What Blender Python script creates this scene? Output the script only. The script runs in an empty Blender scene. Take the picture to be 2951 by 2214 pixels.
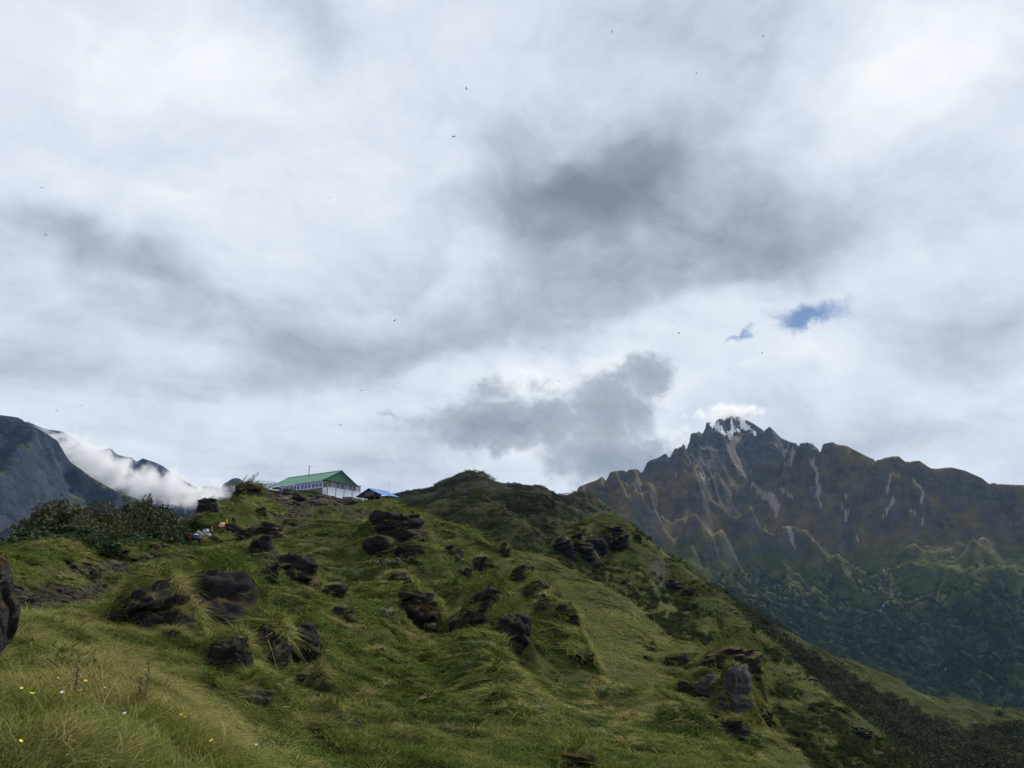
import bpy, bmesh, math, random
import numpy as np
from mathutils import Vector, Matrix

# ------------------------------------------------------------------ camera, world, sun, exposure
SC = bpy.context.scene
COL = SC.collection
PITCH = math.radians(16.0)
FOC, CX, CY = 2229.0, 1475.5, 1107.0          # focal length and centre of the photograph, in its pixels

cam_data = bpy.data.cameras.new('camera')
cam = bpy.data.objects.new('camera', cam_data)
COL.objects.link(cam)
cam.location = (0, 0, 0)
cam.rotation_euler = (math.radians(90) + PITCH, 0, 0)
cam_data.sensor_width = 36.0
cam_data.lens = 36.0 * FOC / 2951.0
cam_data.clip_start = 0.05
cam_data.clip_end = 90000.0
SC.camera = cam

SUN_AZ, SUN_EL = math.radians(48.0), math.radians(46.0)     # azimuth to the right of the view
sun_data = bpy.data.lights.new('sun', 'SUN')
sun_data.energy = 4.8
sun_data.angle = math.radians(9.0)
sun_data.color = (1.0, 0.94, 0.82)
sun = bpy.data.objects.new('sun', sun_data)
COL.objects.link(sun)
sdir = Vector((math.sin(SUN_AZ) * math.cos(SUN_EL), math.cos(SUN_AZ) * math.cos(SUN_EL), math.sin(SUN_EL)))
sun.rotation_euler = sdir.to_track_quat('Z', 'Y').to_euler()
sun.location = (0, 0, 300)

SC.view_settings.view_transform = 'Standard'
SC.view_settings.look = 'None'
SC.view_settings.exposure = 0.0
SC.view_settings.gamma = 1.0
SC.view_settings.use_curve_mapping = False
SC.render.engine = 'CYCLES'
SC.cycles.use_denoising = True
SC.cycles.max_bounces = 5
SC.cycles.diffuse_bounces = 2
SC.cycles.glossy_bounces = 2
SC.cycles.transmission_bounces = 3
SC.cycles.transparent_max_bounces = 10
SC.cycles.volume_bounces = 3
SC.cycles.volume_max_steps = 96
SC.cycles.use_adaptive_sampling = True
SC.cycles.adaptive_threshold = 0.02

# ------------------------------------------------------------------ picture geometry
FWD = np.array([0, math.cos(PITCH), math.sin(PITCH)])
UP = np.array([0, -math.sin(PITCH), math.cos(PITCH)])
RT = np.array([1.0, 0, 0])

def ray(px, py):
    return RT * ((px - CX) / FOC) - UP * ((py - CY) / FOC) + FWD

def at(px, py, r):
    """point at horizontal range r metres seen at a spot of the photograph"""
    v = ray(px, py)
    return v * (r / math.hypot(v[0], v[1]))

def project(p):
    p = np.asarray(p, float)
    zc = p @ FWD
    return CX + FOC * (p @ RT) / zc, CY - FOC * (p @ UP) / zc

def azt(px, py):
    v = ray(px, py)
    return math.atan2(v[0], v[1]), v[2] / math.hypot(v[0], v[1])

# ------------------------------------------------------------------ node helpers
class NT:
    def __init__(self, tree):
        self.t = tree
        self.n = tree.nodes
        self.l = tree.links
    def put(self, sock, v):
        if v is None:
            return
        if hasattr(v, 'is_output'):
            self.l.new(v, sock)
        else:
            if isinstance(v, (tuple, list)) and len(v) == 3 and sock.type == 'RGBA':
                v = (*v, 1)
            sock.default_value = v
    def node(self, typ, **kw):
        nd = self.n.new(typ)
        for k, v in kw.items():
            setattr(nd, k, v)
        return nd
    def math(self, op, a, b=None, c=None, clamp=False):
        nd = self.node('ShaderNodeMath', operation=op, use_clamp=clamp)
        self.put(nd.inputs[0], a); self.put(nd.inputs[1], b); self.put(nd.inputs[2], c)
        return nd.outputs[0]
    def vmath(self, op, a, b=None, scale=None):
        nd = self.node('ShaderNodeVectorMath', operation=op)
        self.put(nd.inputs[0], a); self.put(nd.inputs[1], b)
        if scale is not None:
            self.put(nd.inputs['Scale'], scale)
        return nd.outputs['Value'] if op in ('DOT_PRODUCT', 'LENGTH', 'DISTANCE') else nd.outputs['Vector']
    def noise(self, vec, scale, detail=3, rough=0.55, dist=0.0, out='Fac', typ='FBM'):
        nd = self.node('ShaderNodeTexNoise')
        self.put(nd.inputs['Vector'], vec)
        nd.inputs['Scale'].default_value = scale
        nd.inputs['Detail'].default_value = detail
        nd.inputs['Roughness'].default_value = rough
        nd.inputs['Distortion'].default_value = dist
        return nd.outputs[out]
    def voronoi(self, vec, scale, feature='F1', out='Distance'):
        nd = self.node('ShaderNodeTexVoronoi', feature=feature)
        self.put(nd.inputs['Vector'], vec)
        nd.inputs['Scale'].default_value = scale
        return nd.outputs[out]
    def mapr(self, v, a, b, c=0.0, d=1.0, smooth=True):
        nd = self.node('ShaderNodeMapRange')
        nd.interpolation_type = 'SMOOTHSTEP' if smooth else 'LINEAR'
        self.put(nd.inputs['Value'], v)
        for k, x in zip(('From Min', 'From Max', 'To Min', 'To Max'), (a, b, c, d)):
            self.put(nd.inputs[k], x)
        return nd.outputs['Result']
    def mix(self, f, a, b, blend='MIX'):
        nd = self.node('ShaderNodeMix', data_type='RGBA', blend_type=blend)
        self.put(nd.inputs[0], f); self.put(nd.inputs[6], a); self.put(nd.inputs[7], b)
        return nd.outputs[2]
    def ramp(self, f, stops, interp='LINEAR'):
        nd = self.node('ShaderNodeValToRGB')
        cr = nd.color_ramp
        cr.interpolation = interp
        while len(cr.elements) < len(stops):
            cr.elements.new(0.5)
        for e, (p, c) in zip(cr.elements, stops):
            e.position = p
            e.color = (*c, 1)
        self.put(nd.inputs[0], f)
        return nd.outputs[0]
    def attr(self, name, typ='GEOMETRY', out='Fac'):
        nd = self.node('ShaderNodeAttribute', attribute_name=name, attribute_type=typ)
        return nd.outputs[out]
    def sep(self, v):
        nd = self.node('ShaderNodeSeparateXYZ')
        self.put(nd.inputs[0], v)
        return nd.outputs
    def comb(self, x, y, z):
        nd = self.node('ShaderNodeCombineXYZ')
        self.put(nd.inputs[0], x); self.put(nd.inputs[1], y); self.put(nd.inputs[2], z)
        return nd.outputs[0]
    def bump(self, h, strength=0.5, dist=1.0):
        nd = self.node('ShaderNodeBump')
        nd.inputs['Strength'].default_value = strength
        nd.inputs['Distance'].default_value = dist
        self.put(nd.inputs['Height'], h)
        return nd.outputs[0]

def new_mat(name):
    m = bpy.data.materials.new(name)
    m.use_nodes = True
    m.node_tree.nodes.clear()
    return m, NT(m.node_tree)

def finish(m, N, color, rough=0.9, normal=None, spec=0.2, metal=0.0, trans=0.0):
    b = N.node('ShaderNodeBsdfPrincipled')
    N.put(b.inputs['Base Color'], color)
    N.put(b.inputs['Roughness'], rough)
    N.put(b.inputs['Metallic'], metal)
    b.inputs['Specular IOR Level'].default_value = spec
    if normal is not None:
        N.put(b.inputs['Normal'], normal)
    out = N.node('ShaderNodeOutputMaterial')
    sh = b.outputs[0]
    if trans > 0:
        t = N.node('ShaderNodeBsdfTranslucent')
        N.put(t.inputs['Color'], color)
        mx = N.node('ShaderNodeMixShader')
        mx.inputs[0].default_value = trans
        N.l.new(sh, mx.inputs[1]); N.l.new(t.outputs[0], mx.inputs[2])
        sh = mx.outputs[0]
    N.l.new(sh, out.inputs['Surface'])
    return m

def simple_mat(name, color, rough=0.7, var=0.15, scale=6.0, spec=0.3, metal=0.0, bump=0.0):
    m, N = new_mat(name)
    co = N.node('ShaderNodeTexCoord').outputs['Object']
    n = N.noise(co, scale, 4, 0.6)
    k = N.mapr(n, 0.25, 0.75, 1 - var, 1 + var, False)
    c = N.vmath('SCALE', tuple(color), scale=k)
    nm = N.bump(N.noise(co, scale * 4, 3), bump, 0.02) if bump else None
    return finish(m, N, c, rough, nm, spec, metal)

# ------------------------------------------------------------------ world: sky between and behind an overcast of layered cloud
world = bpy.data.worlds.new('World')
SC.world = world
world.use_nodes = True
wt = world.node_tree
wt.nodes.clear()
W = NT(wt)
D = W.node('ShaderNodeTexCoord').outputs['Generated']
dz = W.sep(D)[2]
# the cloud deck is a flat sheet: its pattern runs together towards the horizon
inv = W.math('DIVIDE', 1.0, W.math('ADD', W.math('MAXIMUM', dz, 0.0), 0.16))
deck = W.vmath('SCALE', D, scale=inv)
dxy = W.sep(deck)
ang = math.radians(28)
du = W.math('ADD', W.math('MULTIPLY', dxy[0], math.cos(ang)), W.math('MULTIPLY', dxy[1], math.sin(ang)))
dv = W.math('SUBTRACT', W.math('MULTIPLY', dxy[1], math.cos(ang)), W.math('MULTIPLY', dxy[0], math.sin(ang)))
deck2 = W.comb(W.math('MULTIPLY', du, 0.75), dv, 0.0)
n_big = W.noise(deck2, 1.15, 5, 0.52, 0.35)
n_mid = W.noise(W.vmath('ADD', deck2, (7.3, 2.1, 0.0)), 3.4, 8, 0.60, 0.5)
warp = W.vmath('SUBTRACT', W.noise(D, 5.0, 3, 0.55, out='Color'), (0.5, 0.5, 0.5))
warp2 = W.vmath('SUBTRACT', W.noise(D, 17.0, 5, 0.65, out='Color'), (0.5, 0.5, 0.5))
DW = W.vmath('ADD', W.vmath('ADD', D, W.vmath('SCALE', warp, scale=0.16)), W.vmath('SCALE', warp2, scale=0.05))
DF = W.vmath('ADD', D, W.vmath('SCALE', warp2, scale=0.075))

def cloud_mask(dvec, px, py, rx, ry, rot=0.0):
    """soft elliptical bank of cloud round one direction of the sky"""
    c = ray(px, py); c = c / np.linalg.norm(c)
    t1 = np.cross(c, [0, 0, 1]); t1 /= np.linalg.norm(t1)
    t2 = np.cross(t1, c)
    k = FOC / np.dot(c, FWD)
    a = math.radians(rot)
    e1 = (t1 * math.cos(a) + t2 * math.sin(a)) * (k / rx)
    e2 = (t2 * math.cos(a) - t1 * math.sin(a)) * (k / ry)
    dd = W.vmath('SUBTRACT', dvec, tuple(c))
    q = W.vmath('DOT_PRODUCT', dd, tuple(e1))
    s = W.vmath('DOT_PRODUCT', dd, tuple(e2))
    r2 = W.math('ADD', W.math('MULTIPLY', q, q), W.math('MULTIPLY', s, s))
    return W.math('EXPONENT', W.math('MULTIPLY', r2, -0.7))

BANKS = [  # px, py, rx, ry, rotation, lightness
    (1660, 570, 310, 120, 0, -0.56), (1900, 560, 230, 150, -5, -0.26), (1780, 150, 330, 260, 0, -0.20),
    (2080, 770, 430, 105, 14, -0.24), (1640, 770, 300, 130, 0, -0.14), (1240, 960, 330, 70, 14, -0.15),
    (980, 1060, 330, 60, 14, -0.15), (130, 650, 260, 90, -22, -0.22), (430, 800, 300, 60, -24, -0.20),
    (620, 930, 430, 120, 0, -0.13), (150, 1060, 260, 70, 0, -0.16), (2700, 960, 330, 90, 6, -0.16),
    (2560, 1230, 420, 60, 0, -0.20), (830, 40, 150, 70, -20, -0.20), (880, 190, 110, 120, 0, -0.12),
    (2900, 600, 300, 300, 0, -0.05), (1250, 1390, 420, 55, 0, -0.16), (900, 1180, 330, 70, 0, -0.03),
    (2560, 230, 190, 140, 0, 0.22), (1640, 1035, 300, 55, 10, 0.30), (2180, 1075, 300, 70, 10, 0.24),
    (500, 220, 520, 200, 0, 0.10), (1430, 720, 180, 60, 20, 0.16), (560, 620, 260, 90, 0, 0.08),
    (2450, 830, 420, 60, 12, 0.10), (1560, 1310, 120, 50, -35, 0.26), (1350, 480, 120, 160, 0, 0.12),
    (2800, 1150, 300, 40, 5, 0.08), (2100, 560, 160, 70, 10, 0.10), (2900, 60, 300, 120, 0, 0.12),
]
s = W.math('ADD', 0.71, W.math('MULTIPLY', W.math('SUBTRACT', n_big, 0.5), 0.62))
s = W.math('ADD', s, W.math('MULTIPLY', W.math('SUBTRACT', n_mid, 0.5), 0.48))
n_fine = W.noise(W.vmath('MULTIPLY', W.vmath('ADD', D, W.vmath('SCALE', warp, scale=0.25)), (1.0, 1.0, 1.7)), 9.0, 7, 0.62, 0.3)
s = W.math('ADD', s, W.math('MULTIPLY', W.math('SUBTRACT', n_fine, 0.5), 0.42))
for (bx, by, rx, ry, rot, amp) in BANKS:
    s = W.math('MULTIPLY_ADD', cloud_mask(DW, bx, by, rx, ry, rot), amp, s)
cloud_col = W.ramp(s, [(0.0, (0.225, 0.255, 0.315)), (0.22, (0.32, 0.36, 0.43)), (0.45, (0.50, 0.555, 0.645)),
                       (0.66, (0.69, 0.755, 0.85)), (0.82, (0.80, 0.865, 0.94)), (1.0, (0.95, 0.985, 1.0))])
# torn low cumulus in front of the deck
n_f = W.noise(D, 12.0, 8, 0.66, 0.7)
scrap = None
for (bx, by, rx, ry, rot, amp) in [(1480, 1215, 230, 70, 0, 0.9), (1400, 1130, 110, 52, 20, 0.58), (1760, 1190, 145, 120, 0, 0.72),
                                   (1870, 1085, 85, 66, 0, 0.70), (1760, 1330, 240, 90, -15, 0.85), (1560, 1120, 80, 45, -30, 0.5),
                                   (1700, 880, 110, 26, 0, 0.42), (1590, 1020, 40, 24, -30, 0.36), (1140, 1185, 50, 14, -15, 0.36),
                                   (1900, 1180, 40, 40, 0, 0.4), (180, 1095, 50, 20, -15, 0.33)]:
    mk = W.math('MULTIPLY', cloud_mask(DF, bx, by, rx, ry, rot), amp)
    scrap = mk if scrap is None else W.math('MAXIMUM', scrap, mk)
scr = W.math('ADD', scrap, W.math('MULTIPLY', W.math('SUBTRACT', n_f, 0.5), 1.05))
scr_a = W.mapr(scr, 0.18, 0.58)
scr_c = W.ramp(W.math('ADD', W.math('MULTIPLY', scr, 0.75), W.math('MULTIPLY', W.math('SUBTRACT', n_mid, 0.5), -0.5)),
               [(0.0, (0.68, 0.735, 0.81)), (0.32, (0.45, 0.50, 0.575)), (0.72, (0.285, 0.32, 0.395))])
scr_on = W.math('MULTIPLY', scr_a, W.mapr(scrap, 0.06, 0.30))
col = W.mix(W.math('MULTIPLY', scr_on, 0.92), cloud_col, scr_c)
# a hole in the overcast
hole = None
for (bx, by, rx, ry, rot, amp) in [(2325, 905, 96, 42, 3, 1.15), (2115, 966, 44, 13, 10, 0.75), (2290, 925, 80, 20, 0, 0.55),
                                   (2600, 830, 160, 26, 16, 0.24)]:
    mk = W.math('MULTIPLY', cloud_mask(DF, bx, by, rx, ry, rot), amp)
    hole = mk if hole is None else W.math('MAXIMUM', hole, mk)
hole0 = hole
hole = W.math('ADD', hole, W.math('MULTIPLY', W.math('SUBTRACT', W.noise(D, 30.0, 7, 0.66, 0.5), 0.5), 1.1))
hole = W.math('MULTIPLY', W.math('MULTIPLY', W.mapr(hole, 0.25, 1.10), 0.95), W.mapr(hole0, 0.10, 0.35))
sky = W.node('ShaderNodeTexSky', sky_type='NISHITA')
sky.sun_disc = False
sky.sun_elevation = SUN_EL
sky.sun_rotation = SUN_AZ
sky.altitude = 3500.0
sky.air_density = 1.0
sky.dust_density = 0.2
bg_sky = W.node('ShaderNodeBackground')
W.l.new(sky.outputs[0], bg_sky.inputs[0])
bg_sky.inputs[1].default_value = 0.10
bg_cl = W.node('ShaderNodeBackground')
# below the horizon: the dim far ground under the cloud
low = W.mapr(dz, -0.06, 0.0)
W.l.new(W.mix(low, (0.10, 0.12, 0.15), col), bg_cl.inputs[0])
bg_cl.inputs[1].default_value = 1.0
mxw = W.node('ShaderNodeMixShader')
W.put(mxw.inputs[0], hole)
W.l.new(bg_cl.outputs[0], mxw.inputs[1]); W.l.new(bg_sky.outputs[0], mxw.inputs[2])
wo = W.node('ShaderNodeOutputWorld')
W.l.new(mxw.outputs[0], wo.inputs['Surface'])
world.cycles.sampling_method = 'MANUAL'
world.cycles.sample_map_resolution = 512

# ------------------------------------------------------------------ noise in numpy
def _hash(ix, iy, seed):
    h = (ix.astype(np.int64) * 374761393 + iy.astype(np.int64) * 668265263 + seed * 974711) & 0xFFFFFFFF
    h = ((h ^ (h >> 13)) * 1274126177) & 0xFFFFFFFF
    return h ^ (h >> 16)

def perlin(x, y, seed=0):
    x = np.asarray(x, float); y = np.asarray(y, float)
    ix, iy = np.floor(x), np.floor(y)
    fx, fy = x - ix, y - iy
    u = fx * fx * fx * (fx * (fx * 6 - 15) + 10); v = fy * fy * fy * (fy * (fy * 6 - 15) + 10)
    def g(ax, ay):
        a = _hash(ix + ax, iy + ay, seed) * (2 * math.pi / 4294967296.0)
        return np.cos(a) * (fx - ax) + np.sin(a) * (fy - ay)
    a = g(0, 0); b = g(1, 0); c = g(0, 1); d = g(1, 1)
    return (a + u * (b - a) + v * (c - a + u * (a - b - c + d))) * 1.41

def fbm(x, y, octv=4, seed=0, gain=0.5, lac=2.03):
    s = 0; a = 1.0; t = 0
    for o in range(octv):
        s = s + a * perlin(x, y, seed + o * 17); t += a
        x = x * lac + 13.7; y = y * lac - 7.1; a *= gain
    return s / t

def ridged(x, y, octv=5, seed=0, gain=0.5, lac=2.05):
    s = 0; a = 1.0; t = 0; w = 1.0
    for o in range(octv):
        n = 1 - np.abs(perlin(x, y, seed + o * 31)) * 1.6
        n = np.clip(n, 0, 1) ** 2 * w
        w = np.clip(n * 1.6, 0, 1)
        s = s + a * n; t += a
        x = x * lac + 3.1; y = y * lac + 9.7; a *= gain
    return s / t

def smooth(a, b, x):
    t = np.clip((x - a) / (b - a), 0, 1)
    return t * t * (3 - 2 * t)

# ------------------------------------------------------------------ hill surfaces from surveyed points
class Survey:
    """height over (azimuth, log range) through control points: multiquadric interpolation of the elevation tangent"""
    def __init__(self, c=0.05):
        self.p = []; self.c = c
    def P(self, px, py, r):
        a, t = azt(px, py); self.p.append((a, math.log(r), t)); return self
    def Q(self, az, r, z):
        self.p.append((math.radians(az), math.log(r), z / r)); return self
    def crest(self, pts, back=((1.12, -0.035), (1.4, -0.13), (1.9, -0.32))):
        for (px, py, r) in pts:
            a, t = azt(px, py)
            self.p.append((a, math.log(r), t))
            for f, d in back:
                self.p.append((a, math.log(r * f), t + d))
        return self
    AZ = 2.2
    def solve(self):
        A = np.array(self.p); n = len(A)
        self.xy = A[:, :2] * [self.AZ, 1.0]
        dd = np.sqrt(((self.xy[:, None] - self.xy[None]) ** 2).sum(-1) + self.c ** 2)
        M = np.zeros((n + 3, n + 3)); M[:n, :n] = dd - np.eye(n) * 0.002
        M[:n, n] = 1; M[:n, n + 1:] = self.xy; M[n, :n] = 1; M[n + 1:, :n] = self.xy.T
        b = np.zeros(n + 3); b[:n] = A[:, 2]
        self.w = np.linalg.solve(M, b); return self
    def tan(self, az, lr):
        az = np.asarray(az, float).ravel() * self.AZ; lr = np.asarray(lr, float).ravel()
        out = np.empty(az.size); n = len(self.xy)
        for i in range(0, az.size, 40000):
            x = az[i:i + 40000]; y = lr[i:i + 40000]
            k = np.sqrt((x[:, None] - self.xy[:, 0]) ** 2 + (y[:, None] - self.xy[:, 1]) ** 2 + self.c ** 2)
            out[i:i + 40000] = k @ self.w[:n] + self.w[n] + self.w[n + 1] * x + self.w[n + 2] * y
        return out

HILLS = {}

def mesh_obj(name, verts, faces, mat=None, parent=None, smooth_shade=False, attrs=None):
    me = bpy.data.meshes.new(name)
    verts = np.asarray(verts, np.float32)
    if isinstance(faces, np.ndarray):
        nf, k = faces.shape
        me.vertices.add(len(verts)); me.vertices.foreach_set('co', verts.ravel())
        me.loops.add(nf * k); me.loops.foreach_set('vertex_index', faces.ravel().astype(np.int32))
        me.polygons.add(nf)
        me.polygons.foreach_set('loop_start', np.arange(0, nf * k, k, dtype=np.int32))
        me.polygons.foreach_set('loop_total', np.full(nf, k, np.int32))
        me.update(calc_edges=True)
    else:
        me.from_pydata([tuple(map(float, v)) for v in verts], [], faces)
        me.update()
    if smooth_shade:
        me.polygons.foreach_set('use_smooth', np.ones(len(me.polygons), bool))
    for k, v in (attrs or {}).items():
        at_ = me.attributes.new(k, 'FLOAT', 'POINT')
        at_.data.foreach_set('value', np.asarray(v, np.float32).ravel())
    ob = bpy.data.objects.new(name, me)
    COL.objects.link(ob)
    if mat is not None:
        me.materials.append(mat)
    if parent is not None:
        ob.parent = parent
    return ob

def grid_faces(na, nr):
    i = np.arange(na - 1)[:, None] * nr + np.arange(nr - 1)[None]
    i = i.ravel()
    return np.stack([i, i + nr, i + nr + 1, i + 1], 1)

class Hill:
    """polar sheet of ground around the viewpoint, kept for later placing of things"""
    def __init__(self, name, survey, a0, a1, na, r0, r1, nr, shape=None):
        self.name = name
        self.az = np.radians(np.linspace(a0, a1, na)); self.lr = np.linspace(math.log(r0), math.log(r1), nr)
        A, L = np.meshgrid(self.az, self.lr, indexing='ij')
        R = np.exp(L)
        # solve on a coarser lattice, then refine
        ca = np.linspace(0, na - 1, max(2, na // 3)); cr = np.linspace(0, nr - 1, max(2, nr // 3))
        CA, CR = np.meshgrid(np.interp(ca, np.arange(na), self.az), np.interp(cr, np.arange(nr), self.lr), indexing='ij')
        T = survey.tan(CA, CR).reshape(CA.shape)
        T = np.stack([np.interp(np.arange(nr), cr, row) for row in T])
        T = np.stack([np.interp(np.arange(na), ca, col) for col in T.T]).T
        self.X = R * np.sin(A); self.Y = R * np.cos(A); self.R = R; self.A = A
        self.Z = R * T
        if shape:
            self.Z = shape(self)
        HILLS[name] = self
    def build(self, mat, attrs=None, name=None):
        v = np.stack([self.X, self.Y, self.Z], -1).reshape(-1, 3)
        f = grid_faces(*self.X.shape)
        ob = mesh_obj(name or self.name, v, f[:, ::-1].copy(), mat, None, True, attrs)
        ob['kind'] = 'structure'
        self.ob = ob
        return ob
    def bil(self, G, az, lr):
        az = np.asarray(az, float); lr = np.asarray(lr, float)
        u = np.clip((az - self.az[0]) / (self.az[1] - self.az[0]), 0, len(self.az) - 1.001)
        v = np.clip((lr - self.lr[0]) / (self.lr[1] - self.lr[0]), 0, len(self.lr) - 1.001)
        i = u.astype(int); j = v.astype(int); fu = u - i; fv = v - j
        return (G[i, j] * (1 - fu) * (1 - fv) + G[i + 1, j] * fu * (1 - fv) + G[i, j + 1] * (1 - fu) * fv + G[i + 1, j + 1] * fu * fv)
    def z(self, x, y):
        return self.bil(self.Z, np.arctan2(x, y), np.log(np.hypot(x, y)))
    def normal(self, x, y, e=None):
        e = e or 0.02 * math.hypot(x, y)
        dx = (self.z(x + e, y) - self.z(x - e, y)) / (2 * e); dy = (self.z(x, y + e) - self.z(x, y - e)) / (2 * e)
        n = np.array([-dx, -dy, 1.0]); return n / np.linalg.norm(n)
    def hit(self, px, py, rmin=0.0):
        """first ground met along the ray of a spot in the photograph; near misses fall on the crest"""
        a, t = azt(px, py)
        lr = np.linspace(self.lr[0], self.lr[-1], 3000)
        zz = self.bil(self.Z, np.full(3000, a), lr); rr = np.exp(lr)
        e = zz / rr - t
        e[rr < rmin] = -9
        k = np.argmax(e >= 0) if (e >= 0).any() else int(np.argmax(e))
        return np.array([rr[k] * math.sin(a), rr[k] * math.cos(a), zz[k]])

def seg_dist(X, Y, pts):
    best = np.full(X.shape, 1e9)
    for (x0, y0), (x1, y1) in zip(pts[:-1], pts[1:]):
        dx, dy = x1 - x0, y1 - y0
        t = np.clip(((X - x0) * dx + (Y - y0) * dy) / (dx * dx + dy * dy + 1e-9), 0, 1)
        best = np.minimum(best, np.hypot(X - x0 - t * dx, Y - y0 - t * dy))
    return best

# ---- the grassy hillside with the lodge on top (and the knoll in front of the camera)
S = Survey(0.05)
for a in (-50, -20, 10, 45):
    S.Q(a, 1.5, -1.55)
for p in [(-300, 2214, 2.9), (0, 2214, 3.0), (300, 2214, 3.0), (0, 2000, 4.6), (150, 1985, 4.8), (330, 1988, 4.8), (300, 2100, 3.8),
          (450, 2040, 4.6), (450, 2150, 3.9), (580, 2125, 4.5), (600, 2214, 3.7), (720, 2205, 4.4), (-300, 2020, 4.4),
          (900, 2330, 5), (1200, 2450, 6), (1600, 2560, 8), (2200, 2800, 10),
          (100, 2040, 7.5), (330, 2035, 7.5), (560, 2175, 7.5), (700, 2270, 8), (-300, 2050, 7),
          (100, 1975, 11), (300, 1960, 12), (500, 2050, 12), (700, 2180, 13), (900, 2214, 16), (1200, 2214, 19), (1500, 2214, 22),
          (1800, 2214, 26), (2050, 2230, 29),
          (100, 1900, 15), (400, 1900, 18), (700, 1950, 21), (1000, 2000, 30), (1300, 2000, 32), (1500, 2000, 36), (1700, 2060, 38),
          (1300, 1600, 108), (1400, 1700, 82), (1500, 1800, 64), (1600, 1900, 53), (1300, 1780, 66), (1000, 1800, 55), (1000, 1650, 88),
          (1000, 1560, 112), (1150, 1530, 125), (1000, 1490, 138),
          (640, 1500, 127), (620, 1560, 112), (690, 1580, 105), (560, 1588, 106), (800, 1500, 138), (750, 1580, 109), (850, 1600, 99),
          (700, 1650, 80), (850, 1700, 70), (550, 1700, 52), (700, 1780, 47), (600, 1850, 29), (850, 1880, 36), (400, 1780, 31),
          (500, 1605, 86), (400, 1640, 63), (300, 1675, 46), (200, 1700, 34), (120, 1712, 28), (450, 1700, 46), (300, 1750, 33), (150, 1780, 23),
          (540, 1585, 117), (500, 1600, 150), (420, 1612, 150), (560, 1600, 150), (600, 1560, 165),
          (-300, 1900, 13), (-300, 1750, 22)]:
    S.P(*p)
RIGHT_CREST = [(1060, 1452, 159), (1098, 1456, 160), (1130, 1463, 160), (1215, 1487, 151), (1290, 1511, 146), (1384, 1550, 138), (1452, 1594, 122), (1506, 1632, 108),
               (1560, 1700, 92), (1620, 1760, 80), (1662, 1806, 70), (1692, 1870, 62), (1720, 1945, 56), (1794, 2003, 50),
               (1917, 2033, 46), (2040, 2106, 40), (2187, 2209, 33), (2320, 2300, 29), (2750, 2640, 20), (3300, 3100, 15)]
S.crest(RIGHT_CREST)
for p in [(1060, 1464, 148), (1098, 1468, 148), (1130, 1474, 148), (1170, 1484, 146), (1215, 1502, 140), (1300, 1532, 132), (1384, 1575, 122), (1000, 1456, 150), (1420, 1606, 112), (1452, 1624, 110), (1480, 1650, 106), (1506, 1680, 94), (1540, 1715, 80), (1590, 1765, 74), (1620, 1790, 70), (1750, 2015, 49), (1800, 2038, 48), (1850, 2052, 46)]:
    S.P(*p)
S.crest([(-300, 1600, 40), (0, 1592, 42), (100, 1580, 44), (200, 1577, 46), (280, 1602, 48), (340, 1612, 53), (400, 1582, 67), (470, 1567, 79),
         (520, 1580, 93)], ((1.1, -0.010), (1.4, -0.014), (1.9, -0.022), (3.0, -0.12)))
# terrace of the lodge: level ground at the crest
LODGE = at(943, 1418, 165.0)
TZ = LODGE[2]
for p in [(690, 1424, 158), (760, 1421, 165), (850, 1420, 165), (930, 1424, 164), (1035, 1441, 158)]:
    S.P(*p)
for (a, r) in [(-19, 185), (-16, 185), (-13, 182), (-10, 180), (-19, 205), (-15, 205), (-11, 200)]:
    S.Q(a, r, TZ - 0.3)
for (a, r, z) in [(-17.5, 195, TZ - 0.5), (-22, 190, TZ - 5), (-20, 172, TZ - 2.0), (-22.5, 168, TZ - 5), (-14, 195, TZ - 0.5), (-18, 215, TZ - 3)]:
    S.Q(a, r, z)
for (a, r, z) in [(-22, 240, 5), (-16, 250, 5), (-10, 250, 3), (-5, 230, 2), (-30, 200, -4), (-42, 200, -6)]:
    S.Q(a, r, z)
S.crest([(655, 1440, 143), (602, 1462, 134), (577, 1500, 127)], ((1.25, -0.08), (1.6, -0.2)))
S.solve()

PATH_PX = [(40, 1722, 24), (130, 1710, 28), (215, 1694, 34), (300, 1672, 45), (400, 1638, 62), (500, 1604, 85), (560, 1588, 104), (640, 1565, 110), (690, 1545, 116),
           (800, 1500, 137), (880, 1450, 155), (930, 1425, 162)]
PATH = [tuple(at(*p)[:2]) for p in PATH_PX]

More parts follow.
